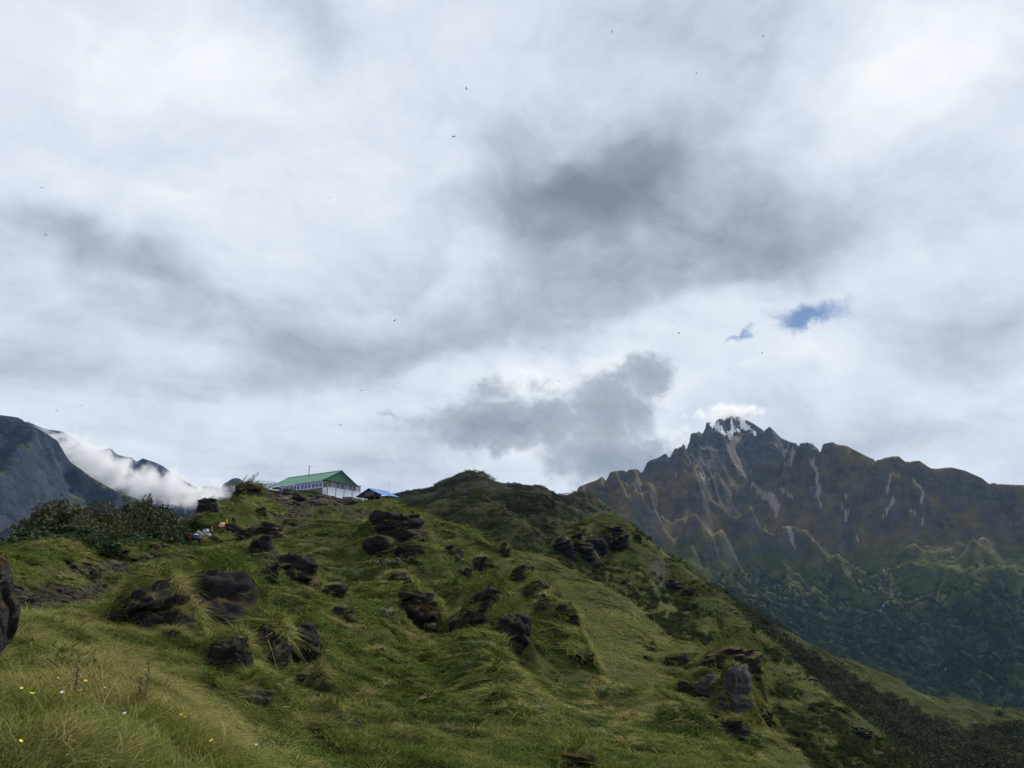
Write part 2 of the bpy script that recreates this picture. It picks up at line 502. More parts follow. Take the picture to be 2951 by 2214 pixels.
def shape_hillside(h):
    X, Y, R, Z = h.X, h.Y, h.R, h.Z
    wx = X + 1.5 * fbm(X / 9, Y / 9, 2, 5); wy = Y + 1.5 * fbm(X / 9 + 40, Y / 9, 2, 6)
    keep = smooth(5, 12, R)
    flat = 1 - smooth(150, 160, R) * smooth(-29, -24, np.degrees(h.A)) * (1 - smooth(-9, -6, np.degrees(h.A)))
    d = seg_dist(X, Y, PATH)
    pw = np.clip(0.7 + 0.006 * R, 0, 1.3)
    onp = 1 - smooth(pw, pw * 2.2, d)
    lump = 0
    for lam, amp, seed in [(24, 2.2, 1), (10.5, 1.7, 2), (4.6, 0.95, 3), (2.0, 0.58, 4), (0.85, 0.24, 8)]:
        res = R * math.radians(0.13) * 3.0
        vis = smooth(res * 0.55, res * 1.3, np.full_like(R, lam)) * (1 - 0.8 * smooth(R * 0.15, R * 0.5, np.full_like(R, lam)))
        n = perlin(wx / lam, wy / lam, seed)
        b = 0.55 - np.abs(perlin(wx / lam + 31, wy / lam + 17, seed + 50)) * 1.7
        lump = lump + amp * vis * (0.55 * n + 0.45 * b) * (1 - 0.85 * (1 - smooth(3, 5 + lam * 0.7, d)) * (lam > 4))
    dc = seg_dist(X, Y, [tuple(at(*q)[:2]) for q in RIGHT_CREST])
    brow = 1 - 0.7 * (1 - smooth(3, 16, dc))
    # ribs and furrows running down the flank, side by side with the crest
    ac = X * 0.97 + Y * 0.23 + 2.5 * fbm(X / 20, Y / 20, 2, 27); al = -X * 0.23 + Y * 0.97
    rib = (0.5 - np.abs(perlin(ac / 9.5, al / 46, 28)) * 1.9) * 2.3 + (0.5 - np.abs(perlin(ac / 4.2, al / 26, 29)) * 1.9) * 1.0
    ribw = smooth(22, 45, R) * smooth(-17, -9, np.degrees(h.A)) * (1 - 0.6 * (1 - smooth(2, 10, dc))) * smooth(4, 14, d)
    Z = Z + rib * ribw * flat
    Z = Z + lump * keep * flat * brow * (1 - 0.75 * onp) * (0.9 - 0.35 * ribw)
    Z = Z + (1 - keep) * 0.05 * fbm(X / 0.7, Y / 0.7, 3, 9)
    # the worn path lies in a shallow cut with a ragged bank
    rag = fbm(X / 2.2, Y / 2.2, 3, 21)
    cut = 1 - smooth(0.9, 1.5, d / pw + rag * 0.9)
    Z = Z - cut * np.clip(0.006 * R, 0.12, 0.5) * smooth(18, 26, R)
    soil = np.clip((1 - smooth(0.7, 1.5, d / pw + rag * 1.1)) * smooth(14, 24, R), 0, 1)
    # bare stony ground trampled before the lodge
    yard = (1 - smooth(8, 26, np.hypot(X - LODGE[0] - 4, Y - LODGE[1] + 8))) * smooth(-0.35, 0.15, fbm(X / 6, Y / 6, 3, 33) + 0.02)
    yard2 = (1 - smooth(2, 9, np.abs(seg_dist(X, Y, [tuple(at(690, 1545, 116)[:2]), tuple(at(850, 1490, 140)[:2]), tuple(at(930, 1430, 160)[:2])])))) * smooth(-0.2, 0.2, rag)
    # thin worn strip running along the crest to the shelter
    crest_soil = (1 - smooth(1.5, 4.5, seg_dist(X, Y, [tuple(at(1120, 1450, 158)[:2]), tuple(at(1215, 1476, 150)[:2]), tuple(at(1290, 1505, 143)[:2])]))) * smooth(-0.3, 0.1, rag)
    h.soil = np.clip(np.maximum.reduce([soil, yard * 0.75, yard2 * 0.6, crest_soil * 0.8]), 0, 1)
    return Z

hs = Hill('hillside', S, -41, 40, 560, 1.5, 260, 500, shape_hillside)

# ---- the lower grassy spur behind it
S2 = Survey(0.05)
S2.crest([(1300, 1545, 185), (1400, 1565, 182), (1480, 1590, 180), (1560, 1603, 176), (1640, 1642, 170), (1730, 1690, 160), (1830, 1745, 150),
          (1960, 1850, 138), (2060, 1895, 128), (2105, 1925, 122), (2140, 2010, 112), (2200, 2080, 106), (2300, 2175, 98), (2345, 2216, 94),
          (2600, 2420, 80), (3000, 2750, 66)], ((1.1, -0.03), (1.35, -0.14), (1.8, -0.32)))
for p in [(1500, 1640, 160), (1917, 1880, 126), (1980, 1910, 122), (2040, 1945, 118), (1600, 1720, 143), (1700, 1850, 122), (1800, 1950, 107), (1900, 2000, 99), (2040, 2085, 93), (2150, 2170, 87),
          (1600, 1950, 96), (1800, 2150, 80), (2000, 2300, 72), (1400, 1640, 150), (1300, 1640, 150), (1300, 1900, 90), (2300, 2320, 78), (1500, 2100, 70)]:
    S2.P(*p)
S2.solve()
def shape_spur(h):
    X, Y, R, Z = h.X, h.Y, h.R, h.Z
    wx = X + 2 * fbm(X / 14, Y / 14, 2, 61); wy = Y + 2 * fbm(X / 14 + 9, Y / 14, 2, 62)
    lump = 1.0 * perlin(wx / 24, wy / 24, 63) + 0.35 * perlin(wx / 9, wy / 9, 64) + 0.22 * perlin(wx / 4, wy / 4, 65) + 0.12 * perlin(wx / 1.8, wy / 1.8, 66)
    h.soil = np.zeros_like(Z)
    return Z + lump * 0.6
sp = Hill('spur', S2, -6, 40, 300, 62, 330, 190, shape_spur)

# ---- rounded knob with crags
S3 = Survey(0.05)
S3.crest([(1350, 1610, 235), (1450, 1602, 238), (1530, 1588, 242), (1600, 1546, 255), (1660, 1516, 265), (1715, 1496, 275), (1760, 1490, 280), (1800, 1499, 280), (1850, 1543, 276),
          (1900, 1585, 272), (1960, 1626, 268), (2010, 1655, 265), (2060, 1708, 258), (2120, 1760, 252), (2200, 1832, 244), (2300, 1922, 236),
          (2400, 2010, 228), (2500, 2092, 220), (2600, 2188, 212), (2640, 2222, 209), (2800, 2360, 196), (3200, 2700, 170)],
         ((1.1, -0.035), (1.35, -0.16), (1.8, -0.34)))
for p in [(1650, 1620, 240), (1750, 1600, 258), (1850, 1660, 250), (1900, 1760, 236), (2050, 1870, 218), (2200, 2000, 204), (2350, 2150, 188), (2450, 2230, 182),
          (1550, 1680, 215), (1800, 1900, 190), (2100, 2200, 160), (2400, 2400, 150), (1450, 1700, 200), (1950, 1700, 258), (2150, 1880, 232)]:
    S3.P(*p)
S3.solve()
def shape_knob(h):
    X, Y, R, Z = h.X, h.Y, h.R, h.Z
    wx = X + 3 * fbm(X / 20, Y / 20, 2, 71); wy = Y + 3 * fbm(X / 20 + 9, Y / 20, 2, 72)
    lump = 1.6 * (0.5 - np.abs(perlin(wx / 30, wy / 30, 73)) * 1.8) + 0.9 * perlin(wx / 12, wy / 12, 74) + 0.5 * perlin(wx / 5.5, wy / 5.5, 75) + 0.3 * perlin(wx / 2.6, wy / 2.6, 76)
    h.soil = np.zeros_like(Z)
    return Z + lump * 0.75
kn = Hill('knob_hill', S3, -4, 42, 380, 140, 520, 220, shape_knob)

# ---- long grassy ridge running down to the right, woods on its near flank
S4 = Survey(0.06)
S4.crest([(1900, 1650, 640), (2000, 1690, 660), (2100, 1727, 690), (2185, 1785, 720), (2246, 1819, 740), (2308, 1858, 760), (2388, 1888, 780), (2485, 1919, 800),
          (2542, 1942, 805), (2581, 1965, 810), (2639, 1988, 815), (2677, 2008, 820), (2735, 2015, 830), (2773, 2029, 835), (2831, 2042, 845),
          (2889, 2048, 855), (2951, 2067, 860), (3150, 2130, 870), (3500, 2260, 880)], ((1.1, -0.03), (1.4, -0.12), (1.9, -0.25)))
for p in [(2150, 1830, 600), (2300, 1960, 590), (2450, 2070, 560), (2600, 2150, 570), (2750, 2180, 590), (2900, 2214, 570), (3100, 2260, 580), (2500, 2000, 690),
          (2680, 2080, 700), (2900, 2130, 720), (2300, 2150, 450), (2600, 2400, 420), (3000, 2500, 420), (2000, 1900, 500)]:
    S4.P(*p)
S4.solve()
def shape_ridge(h):
    X, Y, R, Z = h.X, h.Y, h.R, h.Z
    wx = X + 10 * fbm(X / 60, Y / 60, 2, 81); wy = Y + 10 * fbm(X / 60 + 9, Y / 60, 2, 82)
    # ribs running down the near flank
    rib = 0.5 - np.abs(perlin(wx / 42, wy / 140, 83)) * 1.8
    h.soil = np.zeros_like(Z)
    return Z + 4.5 * rib + 2.0 * perlin(wx / 22, wy / 22, 84) + 0.8 * perlin(wx / 8, wy / 8, 85)
rd = Hill('wooded_ridge', S4, 9, 44, 280, 380, 1600, 170, shape_ridge)

# ---- middle hills behind the lodge ridge
S5 = Survey(0.05)
S5.crest([(900, 1470, 430), (1000, 1470, 430), (1130, 1478, 430), (1180, 1470, 430), (1229, 1460, 425), (1279, 1449, 425), (1332, 1458, 425), (1349, 1447, 420), (1384, 1443, 415), (1413, 1450, 412), (1437, 1464, 410),
          (1473, 1486, 405), (1490, 1502, 400), (1525, 1524, 395), (1570, 1560, 385), (1640, 1620, 370), (1800, 1720, 350), (2000, 1850, 340)], ((1.08, -0.03), (1.3, -0.12), (1.7, -0.2)))
for p in [(1250, 1500, 380), (1350, 1520, 365), (1420, 1560, 345), (1480, 1600, 320), (1150, 1520, 380), (1300, 1600, 320), (1500, 1650, 300), (1700, 1750, 290), (1000, 1550, 350)]:
    S5.P(*p)
S5.solve()
def rough_hill(seed, k, bands):
    def f(h):
        X, Y, R, Z = h.X, h.Y, h.R, h.Z
        wx = X + k * 0.5 * fbm(X / k, Y / k, 2, seed); wy = Y + k * 0.5 * fbm(X / k + 9, Y / k, 2, seed + 1)
        for lam, amp, mode in bands:
            n = perlin(wx / lam, wy / lam, seed + int(lam))
            Z = Z + amp * ((0.5 - np.abs(n) * 1.8) if mode else n)
        h.soil = np.zeros_like(Z)
        return Z
    return f
m1 = Hill('camp_hill', S5, -17, 14, 280, 270, 760, 160, rough_hill(91, 30, [(40, 3.2, 1), (16, 2.2, 1), (7, 1.1, 1), (3.5, 0.5, 0)]))
S6 = Survey(0.05)
S6.crest([(1250, 1470, 640), (1380, 1462, 640), (1430, 1453, 640), (1458, 1436, 640), (1500, 1430, 640), (1540, 1432, 635), (1568, 1446, 625), (1614, 1474, 610), (1649, 1495, 600), (1668, 1516, 590),
          (1720, 1570, 580), (1850, 1680, 570), (2100, 1830, 560)], ((1.08, -0.03), (1.3, -0.12), (1.7, -0.2)))
for p in [(1480, 1500, 560), (1560, 1530, 540), (1620, 1570, 520), (1450, 1600, 470), (1650, 1680, 470), (1300, 1560, 500), (1900, 1850, 470)]:
    S6.P(*p)
S6.solve()
m2 = Hill('scrub_hill', S6, -9, 16, 240, 440, 1100, 160, rough_hill(131, 40, [(60, 5.5, 1), (22, 4.0, 1), (10, 1.9, 1), (5, 0.8, 0)]))
S7 = Survey(0.05)
S7.crest([(900, 1500, 1150), (1050, 1480, 1150), (1120, 1462, 1150), (1148, 1448, 1150), (1162, 1429, 1150), (1198, 1421, 1150), (1233, 1418, 1150), (1272, 1396, 1150), (1310, 1381, 1150), (1337, 1369, 1150), (1353, 1374, 1150), (1377, 1372, 1150),
          (1413, 1386, 1150), (1455, 1410, 1160), (1483, 1408, 1170), (1525, 1416, 1180), (1578, 1416, 1190), (1601, 1427, 1200), (1614, 1421, 1210), (1660, 1427, 1240),
          (1720, 1455, 1280), (1800, 1512, 1320), (1850, 1560, 1340), (1920, 1640, 1360), (2050, 1800, 1400), (2300, 2050, 1450)], ((1.08, -0.03), (1.3, -0.12), (1.7, -0.2)))
for p in [(1250, 1450, 1020), (1350, 1440, 1000), (1450, 1470, 980), (1580, 1480, 1010), (1700, 1530, 1040), (1400, 1560, 800), (1800, 1640, 1000), (2100, 1950, 1000), (1150, 1560, 800)]:
    S7.P(*p)
S7.solve()
m3 = Hill('dome_hill', S7, -15, 21, 300, 760, 2100, 160, rough_hill(171, 80, [(150, 12, 1), (55, 6.5, 1), (24, 3.0, 0), (11, 1.2, 0)]))

# ------------------------------------------------------------------ big mountains: survey, ridged relief, running water
def erode(H, cell, drops, steps, seed, k_er=0.35, k_dep=0.25, batches=6):
    rng = np.random.default_rng(seed)
    H = H / cell
    nx, ny = H.shape
    track = np.zeros_like(H)
    def samp(G, x, y):
        i = x.astype(int); j = y.astype(int); u = x - i; v = y - j
        a = G[i, j]; b = G[i + 1, j]; c = G[i, j + 1]; d = G[i + 1, j + 1]
        return i, j, u, v, a, b, c, d
    for _ in range(batches):
        x = rng.uniform(2, nx - 4, drops); y = rng.uniform(2, ny - 4, drops)
        vx = np.zeros(drops); vy = np.zeros(drops); sed = np.zeros(drops); wat = np.ones(drops); sp_ = np.ones(drops)
        for s_ in range(steps):
            i, j, u, v, a, b, c, d = samp(H, x, y)
            gx = (b - a) * (1 - v) + (d - c) * v; gy = (c - a) * (1 - u) + (d - b) * u
            h0 = a * (1 - u) * (1 - v) + b * u * (1 - v) + c * (1 - u) * v + d * u * v
            vx = vx * 0.12 - gx * 0.88; vy = vy * 0.12 - gy * 0.88
            l = np.hypot(vx, vy) + 1e-9
            vx /= l; vy /= l
            X2 = np.clip(x + vx, 1, nx - 3); Y2 = np.clip(y + vy, 1, ny - 3)
            _, _, u2, v2, a2, b2, c2, d2 = samp(H, X2, Y2)
            h1 = a2 * (1 - u2) * (1 - v2) + b2 * u2 * (1 - v2) + c2 * (1 - u2) * v2 + d2 * u2 * v2
            dh = h1 - h0
            cap = np.maximum(-dh, 0.01) * sp_ * wat * 3.0
            dep = np.where(dh > 0, np.minimum(dh, sed), np.where(sed > cap, (sed - cap) * k_dep, 0))
            er = np.where((dh < 0) & (sed < cap), np.minimum((cap - sed) * k_er, -dh), 0)
            ch = dep - er
            sed = sed - dep + er
            dH = np.zeros(nx * ny)
            for (ii, jj, w) in ((i, j, (1 - u) * (1 - v)), (i + 1, j, u * (1 - v)), (i, j + 1, (1 - u) * v), (i + 1, j + 1, u * v)):
                dH += np.bincount(ii * ny + jj, ch * w, nx * ny)
            H = H + np.clip(dH.reshape(nx, ny), -0.07, 0.05)
            np.add.at(track, (i, j), wat)
            sp_ = np.sqrt(np.maximum(sp_ * sp_ - dh * 2.0, 0.05)); sp_ = np.minimum(sp_, 4.0)
            wat *= 0.985
            x, y = X2, Y2
    return H * cell, track

def blur(G, n=1):
    for _ in range(n):
        P_ = np.pad(G, 1, mode='edge')
        G = (P_[:-2, 1:-1] + P_[2:, 1:-1] + P_[1:-1, :-2] + P_[1:-1, 2:] + 4 * G) / 8
    return G

class Mountain:
    def __init__(self, name, survey, x0, x1, y0, y1, cell, relief, crest_px, seed, drops=26000, steps=55, fit=0.10, post=None, batches=6):
        xs = np.arange(x0, x1, cell); ys = np.arange(y0, y1, cell)
        X, Y = np.meshgrid(xs, ys, indexing='ij')
        A = np.arctan2(X, Y); R = np.hypot(X, Y)
        cx = np.linspace(0, len(xs) - 1, len(xs) // 4); cy = np.linspace(0, len(ys) - 1, len(ys) // 4)
        CXg, CYg = np.meshgrid(np.interp(cx, np.arange(len(xs)), xs), np.interp(cy, np.arange(len(ys)), ys), indexing='ij')
        T = survey.tan(np.arctan2(CXg, CYg), np.log(np.hypot(CXg, CYg))).reshape(CXg.shape) * np.hypot(CXg, CYg)
        T = np.stack([np.interp(np.arange(len(ys)), cy, row) for row in T])
        Z = np.stack([np.interp(np.arange(len(xs)), cx, c) for c in T.T]).T
        # valleys first, on a coarse lattice, then the gullies
        q = 4
        Zc0 = relief(X, Y, Z, 0)[::q, ::q]
        Zc = erode(Zc0, cell * q, 3500, 90, seed + 1, batches=26)[0]
        dZ = blur(Zc - Zc0, 1)
        gi = np.arange(Z.shape[0]) / q; gj = np.arange(Z.shape[1]) / q
        dZ = np.stack([np.interp(gj, np.arange(dZ.shape[1]), row) for row in dZ])
        dZ = np.stack([np.interp(gi, np.arange(dZ.shape[0]), c) for c in dZ.T]).T
        Z = relief(X, Y, Z, 1) + np.clip(blur(dZ, 3), -130, 60) * 0.9
        Z, track = erode(Z, cell, drops, steps, seed, batches=batches)
        tr_ = blur(np.log1p(track), 1); lo_, hi_ = np.percentile(tr_, 86), np.percentile(tr_, 98.5)
        self.track = np.clip((tr_ - lo_) / (hi_ - lo_), 0, 1)
        if post:
            Z = post(X, Y, Z)
        # hold the skyline to the surveyed one
        ca = np.array([azt(px, py) for (px, py) in crest_px])
        bins = np.linspace(ca[0, 0], ca[-1, 0], int((ca[-1, 0] - ca[0, 0]) / (1.4 * cell / 5200.0)))
        target = np.interp(bins, ca[:, 0], ca[:, 1])
        for it in range(5):
            tn = Z / R
            k = np.clip(((A - bins[0]) / (bins[1] - bins[0])), 0, len(bins) - 1).astype(int)
            mx = np.full(len(bins), -9.0)
            np.maximum.at(mx, k.ravel(), tn.ravel())
            mx = np.maximum(mx, np.concatenate([mx[1:], mx[-1:]])); mx[mx < -5] = target[mx < -5]
            dlt = target - mx
            kw = (15, 7, 3, 1, 1)[it]
            ker = np.hanning(2 * kw + 3)[1:-1]; ker /= ker.sum()
            dlt = np.convolve(np.pad(dlt, kw, mode='edge'), ker, 'valid')
            dA = np.interp(A.ravel(), bins, dlt).reshape(A.shape)
            mA = np.interp(A.ravel(), bins, mx).reshape(A.shape)
            w = smooth(-(0.22, 0.14, 0.08, 0.05, 0.035)[it], 0.0, tn - mA)
            Z = Z + dA * R * w
        cap = np.interp(A.ravel(), ca[:, 0], ca[:, 1]).reshape(A.shape)
        inside = (A > ca[0, 0]) & (A < ca[-1, 0])
        Z = np.where(inside, np.minimum(Z + 0.0035 * R * smooth(-0.02, 0.0, Z / R - cap), cap * R), Z)
        self.X, self.Y, self.Z, self.R, self.A = X, Y, Z, R, A
        self.name = name; self.cell = cell
        self.slope = np.hypot(*np.gradient(Z, cell))
        self.hf = Z - blur(Z, 12)
    def build(self, mat, amin=-60, amax=60, extra=None):
        v = np.stack([self.X, self.Y, self.Z], -1).reshape(-1, 3)
        f = grid_faces(*self.X.shape)
        c = np.degrees(self.A).ravel()[f[:, 0]]
        f = f[(c > amin) & (c < amax)]
        px, py = project(v)
        at_ = {'flow': self.track, 'steep': self.slope, 'relief': self.hf}
        at_.update({k: fn(px, py, self) for k, fn in (extra or {}).items()})
        ob = mesh_obj(self.name, v, f, mat, None, True, at_)
        ob['kind'] = 'structure'
        return ob

FCREST = [(1500, 1480), (1600, 1440), (1655, 1424), (1662, 1405), (1690, 1394), (1720, 1384), (1745, 1366), (1770, 1358), (1800, 1355), (1850, 1350), (1856, 1340), (1875, 1326), (1900, 1318), (1915, 1308),
          (1930, 1312), (1945, 1292), (1965, 1288), (1975, 1264), (1990, 1249), (2012, 1247), (2017, 1232), (2035, 1219), (2060, 1215), (2080, 1204), (2100, 1198), (2130, 1201), (2170, 1220),
          (2200, 1240), (2218, 1230), (2235, 1246), (2250, 1262), (2280, 1275), (2300, 1279), (2325, 1275), (2343, 1280), (2352, 1291), (2365, 1281),
          (2400, 1274), (2410, 1281), (2440, 1285), (2480, 1306), (2510, 1321), (2535, 1326), (2560, 1316), (2590, 1315), (2608, 1331), (2650, 1328),
          (2682, 1350), (2700, 1351), (2740, 1347), (2780, 1356), (2830, 1378), (2851, 1396), (2861, 1392), (2890, 1396), (2951, 1398), (3100, 1420), (3400, 1460)]
def frange(px):
    return float(np.interp(px, [1500, 1655, 1850, 1950, 2100, 2250, 2400, 2700, 2951, 3400], [3600, 3900, 4500, 5000, 5600, 5400, 5200, 4900, 4700, 4400]))
S8 = Survey(0.08)
S8.crest([(px, py, frange(px)) for (px, py) in FCREST[::2]], ((1.12, -0.06), (1.35, -0.2)))
for p in [(1750, 1440, 3550), (1900, 1520, 3500), (2000, 1600, 3300), (2200, 1720, 3150), (2300, 1500, 4450), (2100, 1400, 4750), (2200, 1600, 3800),
          (2400, 1800, 3200), (2600, 1950, 2950), (2560, 1700, 3750), (2560, 1560, 4250), (2420, 1640, 3800), (2700, 1640, 3850), (2800, 1500, 4200), (2951, 1500, 4150),
          (2951, 1700, 3550), (2800, 1700, 3600), (2700, 1850, 3250), (2850, 1880, 3150), (2951, 2000, 2850), (2800, 2000, 2900), (2100, 1500, 4200),
          (1650, 1500, 3100), (1800, 1600, 3000), (3200, 1600, 3700), (3200, 2000, 2800), (2650, 1450, 4500), (2300, 1390, 4900), (2480, 1450, 4650), (2300, 1900, 2800), (2500, 2080, 2550), (2900, 2120, 2500)]:
    S8.P(*p)
for a in (2, 10, 18, 26, 34, 42):
    S8.Q(a, 2050, -540); S8.Q(a, 1500, -570); S8.Q(a, 1000, -590)
S8.solve()
def relief_f(X, Y, Z, fine):
    wx = X + 220 * fbm(X / 900, Y / 900, 3, 201); wy = Y + 220 * fbm(X / 900 + 5, Y / 900, 3, 202)
    hi = smooth(150, 600, Z)
    n = ridged(wx / 1150 + 0.3, wy / 1150, 6, 211, 0.52)
    Z = Z + (n - 0.45) * (150 + 200 * hi)
    # long spurs between the side valleys
    sa = ridged((wx * 0.89 + wy * 0.46) / 620, (wx * 0.46 - wy * 0.89) / 2600, 3, 241, 0.45)
    sb = ridged((wx * 0.74 - wy * 0.67) / 560, (wx * 0.67 + wy * 0.74) / 2600, 3, 243, 0.45)
    k = smooth(math.radians(24), math.radians(27.5), np.arctan2(X, Y))
    Z = Z + (sa * (1 - k) + sb * k - 0.45) * (110 - 40 * hi) * smooth(-600, -250, Z)
    if fine:
        Z = Z + (ridged(wx / 420, wy / 420, 5, 215) - 0.4) * (70 + 80 * hi) + fbm(X / 70, Y / 70, 4, 219) * 12
    return Z
def post_f(X, Y, Z):
    # bedded rock: ledges where the mountain is bare
    hi = smooth(260, 480, Z + 120 * fbm(X / 300, Y / 300, 3, 231))
    dip = Z + 0.20 * X - 0.10 * Y + 40 * fbm(X / 420, Y / 420, 3, 233)
    led = np.zeros_like(Z)
    for lam, amp in ((62, 13), (27, 6)):
        ph = (dip / lam) % 1.0
        led += amp * (smooth(0.0, 0.35, ph) - ph)
    wood = 1 - smooth(-150, 60, Z + 150 * fbm(X / 260, Y / 260, 3, 235))
    Z = Z + (ridged(X / 150, Y / 150, 4, 261, 0.55) - 0.4) * (16 + 30 * hi)
    return Z + led * hi + wood * (5.0 * perlin(X / 34, Y / 34, 236) + 4.5 * perlin(X / 21, Y / 21, 237)) + (1 - wood) * 2.5 * perlin(X / 24, Y / 24, 238)
big = Mountain('mountain', S8, 20, 4600, 950, 6700, 11.0, relief_f, FCREST, 5, post=post_f, batches=7, fit=0.05)

# mountains in the haze on the left
G1C = [(-500, 1230), (-200, 1205), (0, 1205), (60, 1210), (120, 1241), (165, 1270), (200, 1330), (232, 1352), (260, 1374), (330, 1413), (400, 1440), (470, 1474), (560, 1500), (650, 1530), (800, 1580)]
S9 = Survey(0.08)
S9.crest([(px, py, 3900) for (px, py) in G1C], ((1.1, -0.05), (1.4, -0.2)))
for p in [(0, 1350, 3100), (150, 1400, 3100), (100, 1500, 2500), (300, 1500, 2900), (450, 1530, 2900), (600, 1580, 2800), (-300, 1400, 3000), (0, 1600, 2100), (400, 1620, 2300)]:
    S9.P(*p)
for a in (-44, -36, -28, -20, -12):
    S9.Q(a, 1300, -420)
S9.solve()
def relief_g(seed, big_, amp):
    def f(X, Y, Z, fine):
        wx = X + 200 * fbm(X / 800, Y / 800, 3, seed); wy = Y + 200 * fbm(X / 800 + 5, Y / 800, 3, seed + 1)
        Z = Z + (ridged(wx / big_, wy / big_, 6, seed + 2) - 0.45) * amp
        return Z + fbm(X / 60, Y / 60, 4, seed + 9) * 22 * fine
    return f
def post_g(X, Y, Z):
    dip = Z + 0.16 * X + 0.25 * Y + 30 * fbm(X / 300, Y / 300, 3, 333)
    led = 0
    for lam, amp in ((70, 12), (30, 6)):
        ph = (dip / lam) % 1.0
        led = led + amp * (smooth(0.0, 0.3, ph) - ph)
    return Z + led
lm = Mountain('mountain', S9, -3900, -300, 1100, 5200, 13.0, relief_g(301, 760, 270), G1C, 9, 16000, 50, fit=0.05, post=post_g, batches=5)
G2C = [(-500, 1190), (-100, 1170), (0, 1196), (50, 1203), (95, 1222), (128, 1236), (180, 1244), (215, 1262), (232, 1280), (255, 1292), (285, 1302), (295, 1291), (305, 1297), (312, 1289), (325, 1298), (333, 1309), (350, 1314), (375, 1319), (400, 1318), (420, 1324),
       (450, 1334), (470, 1344), (500, 1366), (560, 1402), (620, 1400), (650, 1388), (678, 1377), (692, 1380), (712, 1398), (760, 1440), (900, 1500)]
S10 = Survey(0.08)
S10.crest([(px, py, 6400) for (px, py) in G2C[::2]], ((1.1, -0.05), (1.3, -0.15)))
for p in [(100, 1400, 5400), (300, 1420, 5200), (550, 1470, 5000), (680, 1450, 5500), (400, 1500, 4700), (700, 1540, 4500), (-200, 1400, 5200)]:
    S10.P(*p)
for a in (-44, -36, -28, -20, -12):
    S10.Q(a, 4000, -450)
S10.solve()
rm = Mountain('mountain', S10, -5400, -800, 3300, 8000, 19.0, relief_g(401, 900, 280), G2C, 13, 14000, 45, fit=0.05, post=post_g, batches=4)

# ------------------------------------------------------------------ ground materials
def mat_grass_ground():
    m, N = new_mat('grass_ground')
    co = N.node('ShaderNodeTexCoord').outputs['Object']
    n1 = N.noise(co, 0.09, 5, 0.6); n2 = N.noise(co, 0.9, 5, 0.65); n3 = N.noise(co, 6.0, 4, 0.7)
    f = N.math('ADD', N.math('MULTIPLY', n1, 0.45), N.math('ADD', N.math('MULTIPLY', n2, 0.35), N.math('MULTIPLY', n3, 0.25)))
    c = N.ramp(f, [(0.34, (0.014, 0.016, 0.005)), (0.47, (0.030, 0.033, 0.009)), (0.58, (0.050, 0.052, 0.014)), (0.72, (0.080, 0.073, 0.026))])
    soil = N.ramp(N.noise(co, 1.7, 5, 0.7), [(0.3, (0.010, 0.008, 0.006)), (0.5, (0.032, 0.024, 0.018)), (0.68, (0.085, 0.068, 0.054))])
    c = N.mix(N.mapr(N.math('ADD', N.attr('soil'), N.math('MULTIPLY', N.math('SUBTRACT', n3, 0.5), 0.5)), 0.35, 0.6), c, soil)
    nm = N.bump(N.math('ADD', N.math('MULTIPLY', n2, 0.6), N.math('MULTIPLY', n3, 0.2)), 0.9, 0.5)
    return finish(m, N, c, 0.95, nm, 0.1)
def mat_far_grass(name, tones, sc, bare=0.0):
    m, N = new_mat(name)
    co = N.node('ShaderNodeTexCoord').outputs['Object']
    n1 = N.noise(co, sc, 5, 0.6); n2 = N.noise(co, sc * 7, 5, 0.65); n3 = N.noise(co, sc * 30, 3, 0.7)
    f = N.math('ADD', N.math('MULTIPLY', n1, 0.45), N.math('ADD', N.math('MULTIPLY', n2, 0.38), N.math('MULTIPLY', n3, 0.22)))
    c = N.ramp(f, list(zip((0.36, 0.48, 0.58, 0.70), tones)))
    if bare:
        nz = N.sep(N.node('ShaderNodeNewGeometry').outputs['Normal'])[2]
        rk = N.mapr(N.math('ADD', nz, N.math('MULTIPLY', N.math('SUBTRACT', n2, 0.5), 0.35)), bare - 0.06, bare + 0.06, 1.0, 0.0)
        rock = N.ramp(n3, [(0.35, (0.02, 0.02, 0.021)), (0.65, (0.055, 0.053, 0.05))])
        c = N.mix(rk, c, rock)
    nm = N.bump(N.math('ADD', N.math('MULTIPLY', n2, 0.8), N.math('MULTIPLY', n3, 0.3)), 0.9, 0.35 / sc * 0.1)
    return finish(m, N, c, 0.95, nm, 0.1)
GREEN = [(0.020, 0.024, 0.006), (0.038, 0.044, 0.010), (0.058, 0.063, 0.015), (0.088, 0.086, 0.025)]
OLIVE = [(0.007, 0.009, 0.004), (0.015, 0.018, 0.006), (0.028, 0.030, 0.010), (0.056, 0.053, 0.020)]
M_HILL = mat_grass_ground()
rd.build(mat_far_grass('ridge_grass', [(0.008, 0.011, 0.004), (0.016, 0.020, 0.006), (0.028, 0.032, 0.010), (0.050, 0.050, 0.017)], 0.03), {})
m1.build(mat_far_grass('camp_grass', OLIVE, 0.05, 0.70), {})
m2.build(mat_far_grass('scrub_grass', OLIVE, 0.03, 0.70), {})
m3.build(mat_far_grass('dome_grass', [(0.008, 0.011, 0.006), (0.016, 0.019, 0.008), (0.027, 0.027, 0.012), (0.046, 0.041, 0.019)], 0.016, 0.72), {})

